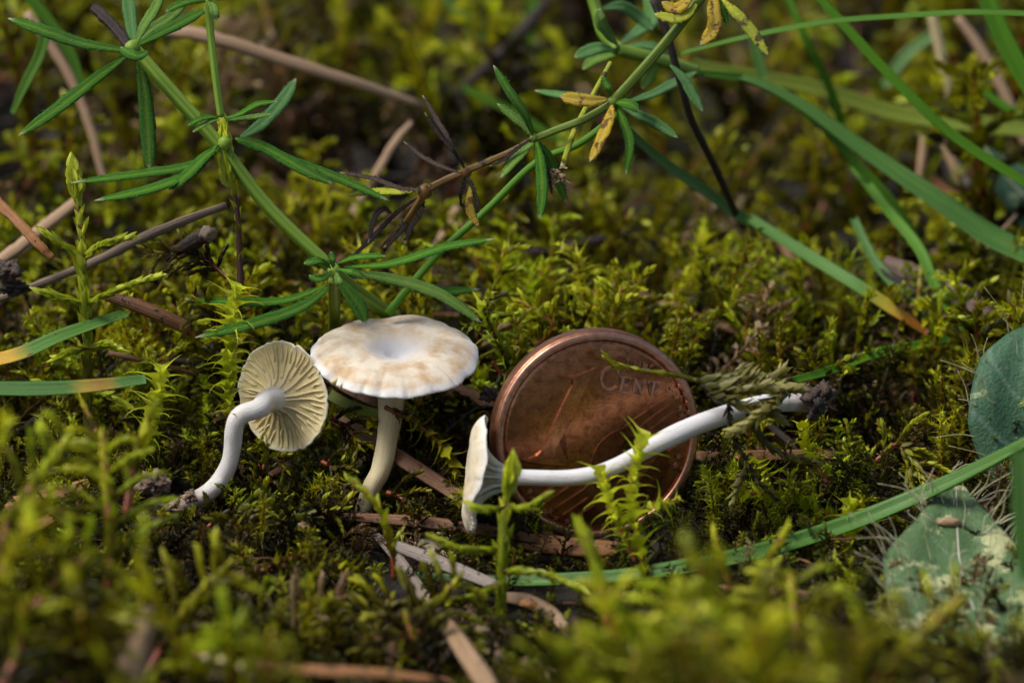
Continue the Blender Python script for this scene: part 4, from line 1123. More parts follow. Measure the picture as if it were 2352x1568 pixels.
strand(dm, [(1640, 900, -1.), (1700, 895, -1.02), (1760, 885, -.98)], 3, 1.3)
strand(dm, [(1625, 905, -1.0), (1665, 915, -1.05), (1700, 930, -1.02)], 4, 1.2)
strand(dm, [(1740, 885, -.95), (1775, 865, -.9), (1800, 845, -.85)], 5, 1.)
strand(dm, [(1680, 880, -.95), (1690, 862, -.9), (1712, 850, -.85)], 6, 1.)
strand(dm, [(1820, 888, -.9), (1770, 930, -1.02), (1725, 965, -1.05), (1690, 985, -1.05)], 7, 1.25, age=(.4, 1.))
strand(dm, [(1700, 930, -1.02), (1750, 935, -1.02), (1790, 960, -.9)], 8, 1.1)
strand(dm, [(1672, 925, -1.05), (1680, 985, -.95), (1715, 1060, -.85), (1745, 1110, -.8), (1790, 1150, -.75)], 9, .7, MOSS_KHAKI, age=(.05, .5), sp=.02)
strand(dm, [(1715, 950, -1.0), (1745, 1000, -.9), (1790, 1040, -.8), (1880, 1062, -.6)], 10, .8, MOSS_KHAKI, age=(.05, .5), sp=.018)
strand(dm, [(1725, 1065, -.8), (1700, 1100, -.8), (1680, 1155, -.8)], 11, .8, MOSS_KHAKI)
strand(dm, [(1650, 880, -.98), (1700, 870, -1.), (1740, 862, -.95)], 12, 1.2)
gs = thing('moss_strand', 'single green moss strand lying across the coin face', 'moss', W(1600, 880, -.85))
strand(gs, [(1640, 885, -.9), (1560, 862, -.85), (1480, 850, -.75), (1425, 838, -.7)], 15, .75, MOSS, .014, .2, (.3, .6))
strand(gs, [(1440, 845, -.7), (1420, 840, -.7), (1396, 822, -.68)], 16, 1.0, MOSS, .010, .3, (.5, .7))
bs = thing('moss_strand', 'black wet moss strand between standing mushroom and coin', 'moss', W(1020, 990, -.1))
strand(bs, [(1020, 995, -.2), (1060, 960, -.15), (1100, 940, -.1), (1150, 935, .05)], 17, .7, MOSS_DARK, .012, .2, (0, .2))

# ------------------------------------------------------------------ bedstraw plants
def bl_leaf(root, ps, w, mat, seed, ref=None, name='leaf', spikes=True, thick=.42):
    rs = np.random.RandomState(seed)
    n = 26; path = PTS(ps, n); t = np.linspace(0, 1, n)
    prof = np.interp(t, [0, .08, .3, .6, .82, .93, .98, 1], [.22, .45, .85, 1, .85, .5, .16, .03])*w*((.72 if mat in (BL_BLACK, BL_GREY) else 1.32) if 500 <= seed < 540 else 1.12)
    r = ref if ref is not None else unit(TOCAM + RT*rs.uniform(-.35, .35) + UP*rs.uniform(-.2, .5))
    V, Q, T, st, (sd, nr, tn) = sweep_arrays(path, prof, prof*thick, LEAF, r, jitter=.06, rj=rs.uniform(-1, 1, (n, len(LEAF))))
    B = Bag(); B.add(V, Q, T, st)
    if spikes:
        L = np.linalg.norm(np.diff(path, axis=0), axis=1).sum()
        m = int(L/.022)
        for sgn in (-1, 1):
            for i in range(m):
                u = rs.uniform(.06, .96)*(n-1); k = int(u); f = u-k
                k2 = min(k+1, n-1)
                p = path[k]*(1-f)+path[k2]*f; ww = prof[k]*(1-f)+prof[k2]*f
                b = p + sd[k]*sgn*ww*.95 + nr[k]*ww*thick*rs.uniform(-.2, .3)
                d = unit(sd[k]*sgn + tn[k]*.7 + nr[k]*rs.uniform(-.4, .5))
                h = rs.uniform(.010, .022); q = .005
                B.add(np.array([b-tn[k]*q, b+tn[k]*q, b+nr[k]*q, b+d*h]), None, np.array([(0, 1, 3), (1, 2, 3), (2, 0, 3), (0, 2, 1)]), np.tile([sgn, 0, .5], (4, 1)))
    child(name, B.mesh(), mat, root)
def stem_piece(root, ps, w, mat, name='stem', cross=RIDGED, n=40, thick=.9):
    path = PTS(ps, n); wd = np.interp(np.linspace(0, 1, n), np.linspace(0, 1, len(w)), w) if hasattr(w, '__len__') else np.full(n, w)
    child(name, sweep(path, wd, wd*thick, cross, unit(TOCAM+RT*.5)), mat, root)
def node_knob(root, p, r, mat, seed=0):
    child('node', clump(PT(p), r, seed, (1, 1, 1.1), .12, 2), mat, root)
def bedstraw_left():
    root = thing('bedstraw', 'green bedstraw stem running from top left down behind the standing cap', 'plant', W(900, 760, .35))
    stem_piece(root, [(298, 100, -.1), (380, 195, -.1), (505, 335, -.05), (620, 480, .0), (757, 612, .05)], [.046, .048, .047, .046], B_STEM, 'stem')
    stem_piece(root, [(768, 628, .06), (820, 670, .35), (865, 702, .65), (900, 728, .9), (935, 760, 1.1)], [.05, .052, .056], B_STEM, 'stem')
    node_knob(root, (303, 112, -.12), .06, B_STEM, 1); node_knob(root, (516, 330, -.08), .055, B_STEM, 2); node_knob(root, (768, 622, 0), .055, B_STEM, 3)
    # whorl at top left
    L = [([(300, 118, -.12), (190, 100, -.2), (100, 70, -.25), (18, 42, -.2)], .045, BL_GREEN), ([(298, 122, -.12), (220, 180, -.15), (130, 250, -.2), (42, 312, -.2)], .045, BL_GREEN),
         ([(318, 118, -.05), (333, 220, .1), (340, 310, .2), (343, 392, .25)], .062, BL_GREEN), ([(305, 112, -.1), (330, 60, -.1), (355, 20, -.05), (372, -20, 0)], .042, BL_LIGHT),
         ([(315, 105, -.05), (370, 75, .1), (420, 50, .2), (480, 18, .3)], .042, BL_GREEN), ([(312, 100, -.05), (350, 65, .2), (390, 40, .3), (440, -10, .4)], .04, BL_LIGHT),
         ([(340, 118, -.25), (318, 128, -.32), (295, 122, -.32), (278, 108, -.25)], .042, BL_GREEN), ([(308, 100, 0), (302, 60, .1), (296, 10, .2), (290, -30, .3)], .05, BL_FAR)]
    for i, (p, w, m) in enumerate(L): bl_leaf(root, p, w, m, 400+i)
    # whorl in the middle
    L = [([(503, 330, -.1), (440, 378, -.2), (330, 398, -.3), (162, 420, -.3)], .036, BL_GREEN), ([(505, 335, -.1), (440, 395, -.25), (340, 435, -.35), (216, 461, -.35)], .040, BL_GREEN),
         ([(500, 338, -.1), (470, 360, -.2), (430, 400, -.3), (386, 438, -.3)], .044, BL_GREEN), ([(540, 318, -.1), (600, 335, -.2), (690, 385, -.25), (768, 424, -.2)], .043, BL_GREEN),
         ([(545, 325, 0), (650, 360, .1), (780, 410, .15), (896, 462, .15)], .036, BL_GREEN), ([(553, 316, .2), (600, 285, .4), (650, 230, .6), (680, 180, .8)], .048, BL_FAR)]
    for i, (p, w, m) in enumerate(L): bl_leaf(root, p, w, m, 420+i)
    # whorl behind the standing cap
    L = [([(790, 612, -.1), (900, 605, -.3), (1020, 568, -.35), (1138, 548, -.3)], .038, BL_GREEN), ([(790, 625, 0), (900, 640, .15), (1010, 675, .2), (1108, 742, .25)], .046, BL_LIGHT),
         ([(800, 628, .1), (900, 645, .3), (1000, 668, .4), (1102, 664, .45)], .036, BL_GREEN), ([(775, 605, -.1), (810, 592, -.15), (850, 588, -.2), (886, 588, -.2)], .028, BL_GREEN),
         ([(752, 655, 0), (650, 690, -.05), (520, 692, -.1), (424, 686, -.1)], .036, BL_GREEN), ([(757, 660, -.05), (690, 705, -.2), (590, 740, -.28), (448, 775, -.3)], .042, BL_GREEN),
         ([(778, 640, -.1), (800, 670, -.12), (825, 705, -.12), (842, 742, -.1)], .055, BL_GREEN), ([(760, 615, -.1), (740, 600, -.2), (718, 600, -.25), (698, 605, -.25)], .03, BL_GREEN),
         ([(762, 622, -.12), (745, 636, -.2), (728, 640, -.25), (710, 632, -.25)], .03, BL_GREEN), ([(766, 615, -.1), (764, 600, -.15), (762, 590, -.15), (760, 578, -.15)], .024, BL_GREEN),
         ([(775, 618, -.2), (800, 622, -.3), (820, 628, -.3), (838, 640, -.28)], .028, BL_GREEN), ([(772, 625, -.15), (776, 640, -.25), (779, 650, -.28), (780, 664, -.25)], .028, BL_LIGHT)]
    for i, (p, w, m) in enumerate(L): bl_leaf(root, p, w, m, 440+i)
    stem_piece(root, [(768, 640, .05), (768, 690, .35), (768, 740, .7), (766, 790, 1.)], [.048, .046, .044], G_OLIVE, 'side_shoot')
    r2 = thing('bedstraw', 'thin upright bedstraw shoot with small whorl entering at the top edge', 'plant', W(510, 272, -.25))
    stem_piece(r2, [(476, -40, -.2), (482, 60, -.22), (493, 160, -.25), (508, 270, -.25)], [.027, .027, .026], B_STEM, 'stem')
    L = [([(500, 270, -.25), (478, 268, -.3), (455, 275, -.35), (432, 288, -.35)], .024, BL_GREEN), ([(505, 274, -.25), (485, 278, -.3), (462, 290, -.35), (442, 304, -.35)], .020, BL_LIGHT),
         ([(515, 272, -.25), (550, 262, -.3), (590, 240, -.35), (637, 233, -.35)], .026, BL_GREEN), ([(520, 276, -.22), (550, 274, -.25), (585, 268, -.25), (622, 262, -.25)], .024, BL_LIGHT),
         ([(478, 4, -.2), (450, 0, -.3), (415, 8, -.35), (380, 28, -.35)], .030, BL_GREEN), ([(480, 2, -.2), (488, 12, -.3), (493, 28, -.35), (497, 46, -.35)], .034, BL_LIGHT),
         ([(478, 0, -.2), (500, -6, -.3), (520, -10, -.3), (540, -20, -.35)], .03, BL_GREEN)]
    for i, (p, w, m) in enumerate(L): bl_leaf(r2, p, w, m, 460+i)
bedstraw_left()
def bedstraw_right():
    root = thing('bedstraw', 'withering bedstraw stem from the top edge turning brown, with yellow and black leaves', 'plant', W(975, 440, .2))
    stem_piece(root, [(1640, -45, -.3), (1560, 60, -.3), (1480, 155, -.28), (1410, 232, -.25)], [.036, .037, .036], B_STEM2, 'stem')
    stem_piece(root, [(1406, 238, -.25), (1340, 275, -.25), (1280, 298, -.22), (1230, 318, -.2)], [.030, .028, .025], B_STEM2, 'stem')
    stem_piece(root, [(1226, 320, -.2), (1180, 345, -.15), (1120, 372, -.1), (1072, 392, -.05)], [.024, .022, .026], B_STEM_BROWN, 'stem')
    stem_piece(root, [(1068, 395, -.05), (1020, 415, 0), (980, 440, .05), (940, 500, .2), (880, 570, .4)], [.026, .026, .03], B_STEM_BROWN, 'stem')
    for i, (p, r, m) in enumerate([((1408, 236, -.25), .045, B_STEM2), ((1227, 318, -.2), .036, B_STEM2), ((1070, 396, -.05), .045, B_STEM_BROWN), ((976, 440, .05), .06, B_STEM_BROWN)]): node_knob(root, p, r, m, i)
    L = [([(1395, 228, -.28), (1360, 232, -.35), (1320, 228, -.38), (1286, 221, -.38)], .040, BL_YELLOW), ([(1402, 222, -.25), (1398, 205, -.3), (1390, 190, -.3), (1384, 175, -.3)], .020, BL_GREEN),
         ([(1407, 240, -.28), (1398, 275, -.35), (1380, 320, -.4), (1354, 372, -.4)], .036, BL_YELLOW), ([(1415, 242, -.25), (1432, 280, -.3), (1446, 330, -.3), (1437, 404, -.3)], .030, BL_GREEN),
         ([(1415, 236, -.28), (1432, 236, -.32), (1452, 242, -.35), (1468, 256, -.35)], .034, BL_GREEN),
         ([(1224, 312, -.22), (1205, 260, -.3), (1170, 210, -.35), (1133, 150, -.35)], .030, BL_GREEN), ([(1222, 314, -.2), (1200, 285, -.2), (1175, 265, -.2), (1142, 238, -.2)], .026, BL_LIGHT),
         ([(1224, 325, -.2), (1205, 345, -.28), (1178, 372, -.32), (1150, 408, -.32)], .036, BL_LIGHT), ([(1232, 325, -.22), (1240, 370, -.3), (1245, 440, -.35), (1240, 505, -.35)], .034, BL_GREEN),
         ([(1236, 325, -.15), (1262, 360, -.1), (1280, 410, -.05), (1302, 468, 0)], .030, BL_GREEN), ([(1238, 328, -.18), (1250, 370, -.15), (1262, 410, -.15), (1268, 452, -.15)], .018, BL_BLACK),
         ([(1224, 318, -.28), (1195, 335, -.32), (1160, 365, -.32), (1124, 382, -.3)], .022, BL_BLACK),
         ([(1066, 388, -.1), (1030, 320, -.2), (1000, 270, -.2), (970, 218, -.2)], .026, BL_GREY), ([(1068, 385, -.12), (1040, 345, -.22), (1005, 305, -.22), (975, 258, -.22)], .022, BL_BLACK),
         ([(1062, 398, -.1), (1020, 385, -.15), (970, 360, -.15), (927, 325, -.15)], .028, BL_GREY), ([(1072, 400, -.1), (1085, 430, -.15), (1095, 460, -.15), (1102, 490, -.15)], .020, BL_BLACK),
         ([(1070, 402, -.08), (1064, 430, -.08), (1058, 450, -.05), (1060, 480, 0)], .018, BL_BLACK), ([(1080, 430, .1), (1078, 460, .1), (1082, 490, .1), (1100, 520, .1)], .026, BL_YELLOW),
         ([(972, 438, 0), (920, 432, -.05), (850, 408, -.05), (780, 396, -.05)], .026, BL_GREY), ([(970, 435, .1), (920, 440, .15), (860, 440, .2), (800, 448, .2)], .024, BL_LIME),
         ([(968, 448, .1), (940, 490, .2), (920, 530, .2), (880, 570, .2)], .034, BL_BLACK), ([(975, 450, .1), (965, 490, .1), (945, 520, .15), (930, 560, .15)], .030, BL_BLACK),
         ([(965, 450, .15), (910, 490, .25), (860, 540, .3), (800, 600, .3)], .034, BL_BLACK), ([(900, 490, .2), (880, 480, .2), (860, 500, .2), (845, 560, .2)], .034, BL_BLACK),
         ([(1600, 10, -.35), (1575, 35, -.4), (1540, 42, -.42), (1503, 32, -.42)], .036, BL_LIME), ([(1636, -30, -.4), (1640, 20, -.45), (1640, 65, -.45), (1608, 104, -.42)], .044, BL_YELLOW),
         ([(1660, 0, -.4), (1690, 30, -.45), (1725, 70, -.45), (1766, 130, -.45)], .034, BL_LIME), ([(1650, 0, -.38), (1658, 20, -.4), (1664, 36, -.4), (1672, 58, -.4)], .024, BL_GREEN),
         ([(1590, -10, -.35), (1570, 10, -.4), (1548, 20, -.4), (1520, 5, -.4)], .036, BL_YELLOW)]
    for i, (p, w, m) in enumerate(L): bl_leaf(root, p, w, m, 500+i)
    fs = thing('flower_stalk', 'dried flower stalk hanging from the pale whorl to a brown tuft', 'plant', W(1400, 150, .3))
    stem_piece(fs, [(1402, 145, .4), (1380, 185, .2), (1345, 250, 0), (1320, 300, -.1), (1302, 350, -.2), (1292, 385, -.22)], [.018, .02, .024, .022], BL_LIME, 'stalk', ROUND)
    rs = np.random.RandomState(9)
    for i in range(26):
        p = W(1285+rs.uniform(-14, 14), 400+rs.uniform(-16, 18), -.24)
        d = cdir(rs.uniform(-1, 1), rs.uniform(-1.2, .5), rs.uniform(-.3, 1)); l = rs.uniform(.03, .07)
        child('bract', sweep(spline([p, p+d*l*.6, p+d*l+UP*.01], 6), np.linspace(.012, .003, 6), np.linspace(.009, .003, 6), ROUND[::2]), NEEDLE_TAN, fs)
bedstraw_right()
def bedstraw_far():
    root = thing('bedstraw', 'blurred pale bedstraw whorl hanging at the top centre right', 'plant', W(1410, 125, 1.6))
    stem_piece(root, [(1350, -40, 1.8), (1372, 30, 1.8), (1385, 75, 1.7), (1420, 115, 1.6)], [.045, .045, .05], B_STEM, 'stem')
    stem_piece(root, [(1420, 115, 1.6), (1500, 135, 1.8), (1600, 165, 2.2)], [.045, .05, .05], B_STEM, 'stem')
    for i, (p, w) in enumerate([([(1410, 115, 1.5), (1380, 110, 1.4), (1350, 118, 1.4), (1320, 132, 1.4)], .05), ([(1415, 125, 1.6), (1390, 130, 1.6), (1360, 140, 1.6), (1338, 160, 1.6)], .045),
                               ([(1425, 110, 1.6), (1470, 105, 1.8), (1510, 110, 1.9), (1540, 130, 2)], .05), ([(1420, 105, 1.6), (1400, 80, 1.4), (1380, 50, 1.3), (1376, 20, 1.3)], .05),
                               ([(1425, 100, 1.8), (1470, 70, 2.2), (1500, 40, 2.4), (1480, -10, 2.5)], .06), ([(1510, 130, 1.8), (1500, 160, 1.8), (1490, 180, 1.8), (1475, 205, 1.8)], .05),
                               ([(1385, 20, 1.8), (1430, 15, 1.9), (1470, 40, 2), (1500, 70, 2)], .05)]):
        bl_leaf(root, p, w, BL_LIGHT if i % 2 else BL_FAR, 560+i, spikes=False)
    r2 = thing('bedstraw', 'blurred green whorl of pointed leaves behind the withering whorl', 'plant', W(1450, 250, 1.2))
    for i, (p, w) in enumerate([([(1420, 235, .8), (1340, 222, 1.), (1290, 218, 1.1), (1228, 208, 1.2)], .036), ([(1430, 245, .8), (1470, 265, .8), (1510, 285, .9), (1558, 318, .9)], .042),
                               ([(1440, 235, 1), (1500, 215, 1.2), (1550, 190, 1.5), (1600, 165, 1.8)], .04), ([(1540, 150, .8), (1570, 180, .8), (1590, 215, .8), (1615, 258, .8)], .042)]):
        bl_leaf(r2, p, w, BL_FAR, 570+i, spikes=False)
bedstraw_far()

# ------------------------------------------------------------------ grass
GG = 'grass blades'
def grass(label, ps, w, mat, n=44, cross=BLADE, ref=None, thick=.32, group=GG, name='grass_blade', twist=None):
    path = PTS(ps, n)
    wd = np.interp(np.linspace(0, 1, n), np.linspace(0, 1, len(w)), w)*CU
    roll = np.interp(np.linspace(0, 1, n), np.linspace(0, 1, len(twist)), twist) if twist else None
    me = sweep(path, wd, wd*thick, cross, ref if ref is not None else unit(TOCAM), roll=roll)
    o = link(name, me, mat)
    b = Vector(path[0]); me.transform(Matrix.Translation(-b)); o.location = b
    tag(o, label, 'grass', group)
    return o
grass('long green grass blade curving from the right edge below the coin', [(940, 1322, 'g', .10), (1060, 1335, 'g', .12), (1180, 1338, 'g', .14), (1420, 1328, 'g', .16), (1600, 1302, -1.25), (1760, 1268, -1.05), (1950, 1208, -.9), (2130, 1135, -.95), (2290, 1058, -1.2), (2440, 975, -1.6)], [10, 15, 17, 18, 21, 22, 22, 21, 18, 16], G_BLUE, thick=.95, ref=unit(TOCAM+UP*.7))
grass('green grass blade with orange base bending up from the left edge', [(-40, 835, -.35), (50, 812, -.33), (150, 768, -.2), (290, 720, .1)], [19, 20, 19, 14], G_LEFT_A, ref=unit(TOCAM+UP*.5))
grass('grass blade with yellow band lying level at the left edge', [(-40, 893, -.45), (80, 894, -.45), (200, 888, -.42), (335, 872, -.35)], [19, 20, 18, 13], G_LEFT_B, ref=unit(TOCAM+UP*.3))
grass('thin blade crossing behind the bedstraw down to the standing cap', [(1420, 262, .2), (1330, 330, .25), (1230, 375, .3), (1120, 480, .35), (1000, 590, .3), (890, 720, .3)], [8, 9, 9, 9, 9, 10], G_BRIGHT, cross=ROUND, thick=.8)
grass('broad pale sheened blade sweeping from upper centre to the right edge', [(1590, 172, 2.4), (1700, 178, 2.5), (1830, 235, 2.6), (1980, 345, 2.6), (2150, 462, 2.5), (2280, 550, 2.4), (2420, 610, 2.2)], [9, 12, 18, 26, 34, 38, 38], G_BLUE, ref=unit(TOCAM+UP*.6), thick=.45)
grass('dark green blade under the broad pale one', [(1600, 168, 2.2), (1740, 190, 2.6), (1870, 270, 2.8), (1960, 370, 3), (2060, 480, 3.), (2150, 640, 3), (2205, 760, 3)], [9, 14, 16, 14, 13, 12, 9], G_GREEN)
grass('straight green blade descending from the top edge to the right edge', [(1850, -40, 2.0), (1930, 50, 2.0), (2060, 190, 2.), (2200, 320, 2.), (2420, 460, 2.)], [12, 13, 14, 14, 13], G_BRIGHT)
grass('nearly level dark green blade along the top right edge', [(1560, 125, 1.8), (1720, 85, 1.6), (1900, 52, 1.5), (2080, 38, 1.4), (2240, 30, 1.3), (2420, 36, 1.2)], [9, 12, 13, 13, 14, 14], G_GREEN, ref=unit(TOCAM+UP))
grass('yellow olive blurred blade crossing the upper right', [(1590, 150, 4.), (1720, 175, 4.2), (1880, 205, 4.4), (2060, 262, 4.5), (2260, 288, 4.5), (2420, 300, 4.5)], [18, 20, 22, 24, 26, 26], G_OLIVE)
grass('bright blurred blade at the top right corner', [(2255, -40, 3.), (2280, 30, 3.), (2320, 120, 3.), (2390, 240, 3.)], [22, 26, 28, 26], G_BRIGHT)
grass('thin blurred upright blade right of the yellow bedstraw leaves', [(1800, -30, 4.), (1850, 90, 4.), (1900, 190, 4.2), (1935, 290, 4.4)], [11, 12, 13, 12], G_BRIGHT)
grass('bluish blade descending behind the bedstraw from its right whorl', [(1440, 300, 1.6), (1520, 370, 2.0), (1620, 440, 2.4), (1720, 510, 2.8), (1860, 580, 2.8)], [12, 15, 17, 16, 12], G_BLUE)
grass('blade with orange tip behind the coin at right', [(1720, 500, 2.8), (1830, 570, 2.4), (1960, 650, 2.), (2050, 710, 1.9), (2130, 765, 1.9)], [14, 17, 17, 16, 9], G_TIP)
grass('green blade falling to the dead wood at right', [(1960, 380, 3.2), (2030, 470, 2.8), (2110, 570, 2.4), (2150, 660, 2.2), (2225, 790, 2.)], [13, 14, 15, 14, 9], G_BRIGHT)
grass('grey green blade left of the dead wood', [(1960, 500, 2.6), (2010, 600, 2.4), (2080, 680, 2.2), (2160, 760, 2.)], [12, 14, 14, 10], G_BLUE)
grass('low thin blade behind the root end of the lying mushroom', [(1825, 873, .5), (1910, 850, .9), (2000, 815, 1.2), (2100, 795, 1.5), (2180, 780, 1.7)], [9, 12, 13, 12, 9], G_BRIGHT)
grass('short blurred blade at the right edge middle', [(2260, 210, 4.), (2300, 240, 4.), (2380, 290, 4.)], [10, 12, 12], G_BRIGHT)
grass('very blurred upright blade at the right edge below the teal leaf', [(2345, 1030, -4.4), (2352, 1130, -4.4), (2358, 1230, -4.4), (2362, 1330, -4.4)], [16, 24, 26, 16], G_BLUE)
grass('pale blurred blade at the top centre', [(1000, -40, 8.), (1060, 40, 8.), (1130, 100, 8.), (1160, 140, 8.)], [14, 17, 18, 14], G_BLUE)
grass('blurred upright green blade at the top centre', [(1225, -40, 9.), (1222, 40, 9.), (1215, 110, 9.)], [14, 15, 10], G_BRIGHT)
grass('blurred green blade at the far left edge', [(110, 60, 2.), (90, 130, 2.), (60, 190, 2.), (28, 260, 2.)], [13, 14, 13, 6], G_GREEN)
grass('blurred green blade left of the bedstraw whorl', [(30, -40, 3.), (90, 20, 3.), (160, 120, 3.), (190, 200, 3.)], [14, 16, 15, 8], G_GREEN)
grass('blurred pale blade behind the yellow bedstraw leaves', [(1730, 70, 4.), (1740, 130, 4.), (1755, 180, 4.)], [13, 16, 14], G_BLUE)
grass('short bright blade right of the standing mushroom stem at ground', [(755, 905, .3), (790, 925, .2), (830, 940, .1), (870, 950, .05)], [14, 14, 13, 11], G_OLIVE)
grass('blurred bluish blade at the upper right among straws', [(2150, 75, 6.), (2080, 130, 6.), (2030, 200, 6.)], [16, 18, 14], G_BLUE)
grass('faint dark green blade behind the black leaves', [(1060, 200, 5.5), (1180, 260, 5.5), (1300, 330, 5.5)], [10, 12, 10], G_GREEN)

# ------------------------------------------------------------------ straws, twigs, needles
def stick(label, ps, w, mat, name='pine_needle', cat='needle', cross=SQUARE, thick=.6, group=None, n=26, rough=.0, seed=0, ref=None):
    path = PTS(ps, n)
    wd = np.interp(np.linspace(0, 1, n), np.linspace(0, 1, len(w)), w)*CU
    if rough:
        r_ = np.random.RandomState(seed)
        path = path + np.cumsum(r_.normal(0, 1, (n, 3)), 0)*rough*.02
        wd = wd*(1+r_.uniform(-rough, rough, n))
    me = sweep(path, wd, wd*thick, cross, ref if ref is not None else unit(TOCAM), jitter=rough*.5)
    o = link(name, me, mat)
    b = Vector(path[0]); me.transform(Matrix.Translation(-b)); o.location = b
    tag(o, label, cat, group); return o
NG = 'dead pine needles on the ground'
for lab, ps, w, m in [
    ('dark brown needle lying level under both mushroom stems', [(690, 1182, -.35), (850, 1190, -.4), (980, 1200, -.45), (1120, 1218, -.5), (1240, 1240, -.6)], [4, 11, 14, 13, 10], NEEDLE_BROWN),
    ('thick reddish needle under the foot of the coin', [(1160, 1240, 'g', .12), (1250, 1250, 'g', .13), (1340, 1258, 'g', .13), (1460, 1262, 'g', .12)], [12, 22, 22, 14], NEEDLE_ORANGE),
    ('brown needle sloping from standing stem to the lying cap', [(770, 960, .5), (850, 1010, .25), (930, 1060, .0), (1000, 1105, -.15), (1080, 1155, -.35)], [14, 17, 18, 18, 16], NEEDLE_BROWN),
    ('spotted tan needle behind the standing stem foot', [(690, 1210, 'g', .06), (760, 1165, 'g', .10), (850, 1100, 'g', .14), (930, 1040, 'g', .2)], [10, 15, 16, 12], NEEDLE_TAN),
    ('second spotted tan needle crossing behind the standing stem', [(720, 1150, 'g', .05), (800, 1090, 'g', .1), (880, 1030, 'g', .15)], [12, 14, 12], NEEDLE_TAN),
    ('straight grey brown needle below the pale mushroom fragment', [(905, 1252, -.9), (980, 1280, -1.0), (1060, 1312, -1.15), (1140, 1345, -1.3)], [12, 15, 15, 12], NEEDLE_GREY),
    ('pale grey needle with black blotches slanting to the bottom', [(860, 1225, 'g', .05), (915, 1285, 'g', .1), (960, 1350, 'g', .12), (1010, 1420, 'g', .15)], [9, 13, 15, 14], NEEDLE_GREY),
    ('blurred tan needle running off the bottom edge', [(1000, 1400, 'g', .35), (1050, 1470, 'g', .4), (1110, 1560, 'g', .45), (1150, 1640, 'g', .5)], [14, 19, 21, 20], NEEDLE_TAN),
    ('pointed tan needle with folded halves at the bottom', [(1076, 1402, -2.2), (1105, 1450, -2.3), (1140, 1520, -2.45), (1180, 1610, -2.6)], [5, 16, 20, 16], NEEDLE_TAN),
    ('curved bark coloured needle right of the dark stem shoot', [(1150, 1370, -1.5), (1210, 1380, -1.55), (1270, 1410, -1.7), (1310, 1460, -1.85)], [10, 16, 14, 10], NEEDLE_TAN),
    ('orange needle at the left edge below the banded grass', [(-20, 1172, -.45), (60, 1155, -.45), (130, 1135, -.4), (205, 1110, -.35)], [22, 20, 18, 12], NEEDLE_ORANGE),
    ('second orange needle at the left edge, lower and blurred', [(-20, 1245, -.9), (60, 1215, -.8), (130, 1180, -.7), (180, 1150, -.6)], [20, 19, 17, 13], NEEDLE_ORANGE),
    ('dark needle tip under the rim of the gilled cap', [(620, 1090, .1), (670, 1065, .3), (720, 1045, .45)], [8, 10, 6], NEEDLE_BROWN),
    ('brown needle behind the standing cap pointing to the coin', [(1020, 900, .9), (1070, 900, .9), (1120, 930, .8), (1180, 950, .8)], [13, 14, 13, 10], NEEDLE_BROWN),
    ('brown needle beneath the gilled cap edge and standing cap', [(755, 870, .6), (820, 905, .5), (880, 930, .4), (950, 955, .4)], [10, 13, 13, 9], NEEDLE_BROWN),
    ('long brown needle behind the coin running right', [(1600, 1050, .3), (1700, 1048, .4), (1850, 1045, .5), (2000, 1048, .5)], [14, 14, 13, 8], NEEDLE_BROWN),
    ('reddish blurred needle crossing the lower left hollow', [(520, 1330, 'g', .2), (590, 1310, 'g', .22), (680, 1290, 'g', .2)], [8, 13, 8], NEEDLE_BROWN),
    ('brown needle under the yellow moss at lower right', [(1560, 1352, 'g', .1), (1660, 1352, 'g', .15), (1800, 1362, 'g', .2), (1990, 1366, 'g', .25)], [9, 10, 9, 4], NEEDLE_BROWN),
    ('orange blurred needle along the bottom left edge', [(440, 1500, -4.), (560, 1520, -4.), (720, 1540, -4.), (860, 1545, -4.), (1000, 1560, -4.)], [3, 9, 12, 10, 7], NEEDLE_ORANGE),
    ('small orange needle scrap among the dark hollow', [(1195, 1385, -1.65), (1215, 1383, -1.7), (1232, 1392, -1.7)], [6, 9, 7], NEEDLE_ORANGE),
]:
    stick(lab, ps, w, m, group=NG, cross=RIDGED, thick=.5)
stick('pinkish blurred straw running from top left to the centre', [(330, 70, 3.), (460, 82, 3.), (620, 130, 3.2), (800, 185, 3.5), (970, 240, 4.)], [14, 17, 16, 14, 8], STRAW_PINK, 'straw', 'straw', SQUARE, .6, rough=.10)
stick('blurred brown straw slanting down behind the dark whorl', [(945, 280, 4.), (900, 330, 4.), (860, 400, 4.), (800, 500, 4.)], [6, 10, 10, 8], STRAW_PINK, 'straw', 'straw', SQUARE, .6, rough=.10)
stick('blurred pinkish straw at the far left behind the bedstraw', [(60, 30, 4.), (140, 150, 4.), (200, 280, 4.), (240, 420, 4.)], [11, 12, 11, 8], STRAW_PINK, 'straw', 'straw', SQUARE, .6, rough=.10)
stick('orange brown straw ending at the left edge', [(-40, 435, .4), (20, 495, .3), (80, 555, .2), (120, 590, .2)], [12, 12, 11, 7], NEEDLE_ORANGE, 'straw', 'straw', SQUARE, .6, rough=.10)
stick('blurred pale straw slanting at the left edge', [(-40, 630, 1.6), (40, 565, 1.8), (110, 510, 2.), (180, 455, 2.2)], [13, 14, 14, 12], STRAW_PINK, 'straw', 'straw', SQUARE, .6, rough=.10)
stick('blurred pale yellow straw standing at the upper right', [(2140, 30, 5.), (2160, 120, 5.), (2180, 220, 5.), (2190, 310, 5.)], [15, 16, 16, 12], STRAW_PALE, 'straw', 'straw', ROUND, .7)
stick('blurred pinkish straw at the top right edge', [(2200, 40, 5.), (2250, 110, 5.), (2310, 220, 5.), (2360, 340, 5.)], [12, 15, 16, 12], STRAW_PINK, 'straw', 'straw', ROUND, .6)
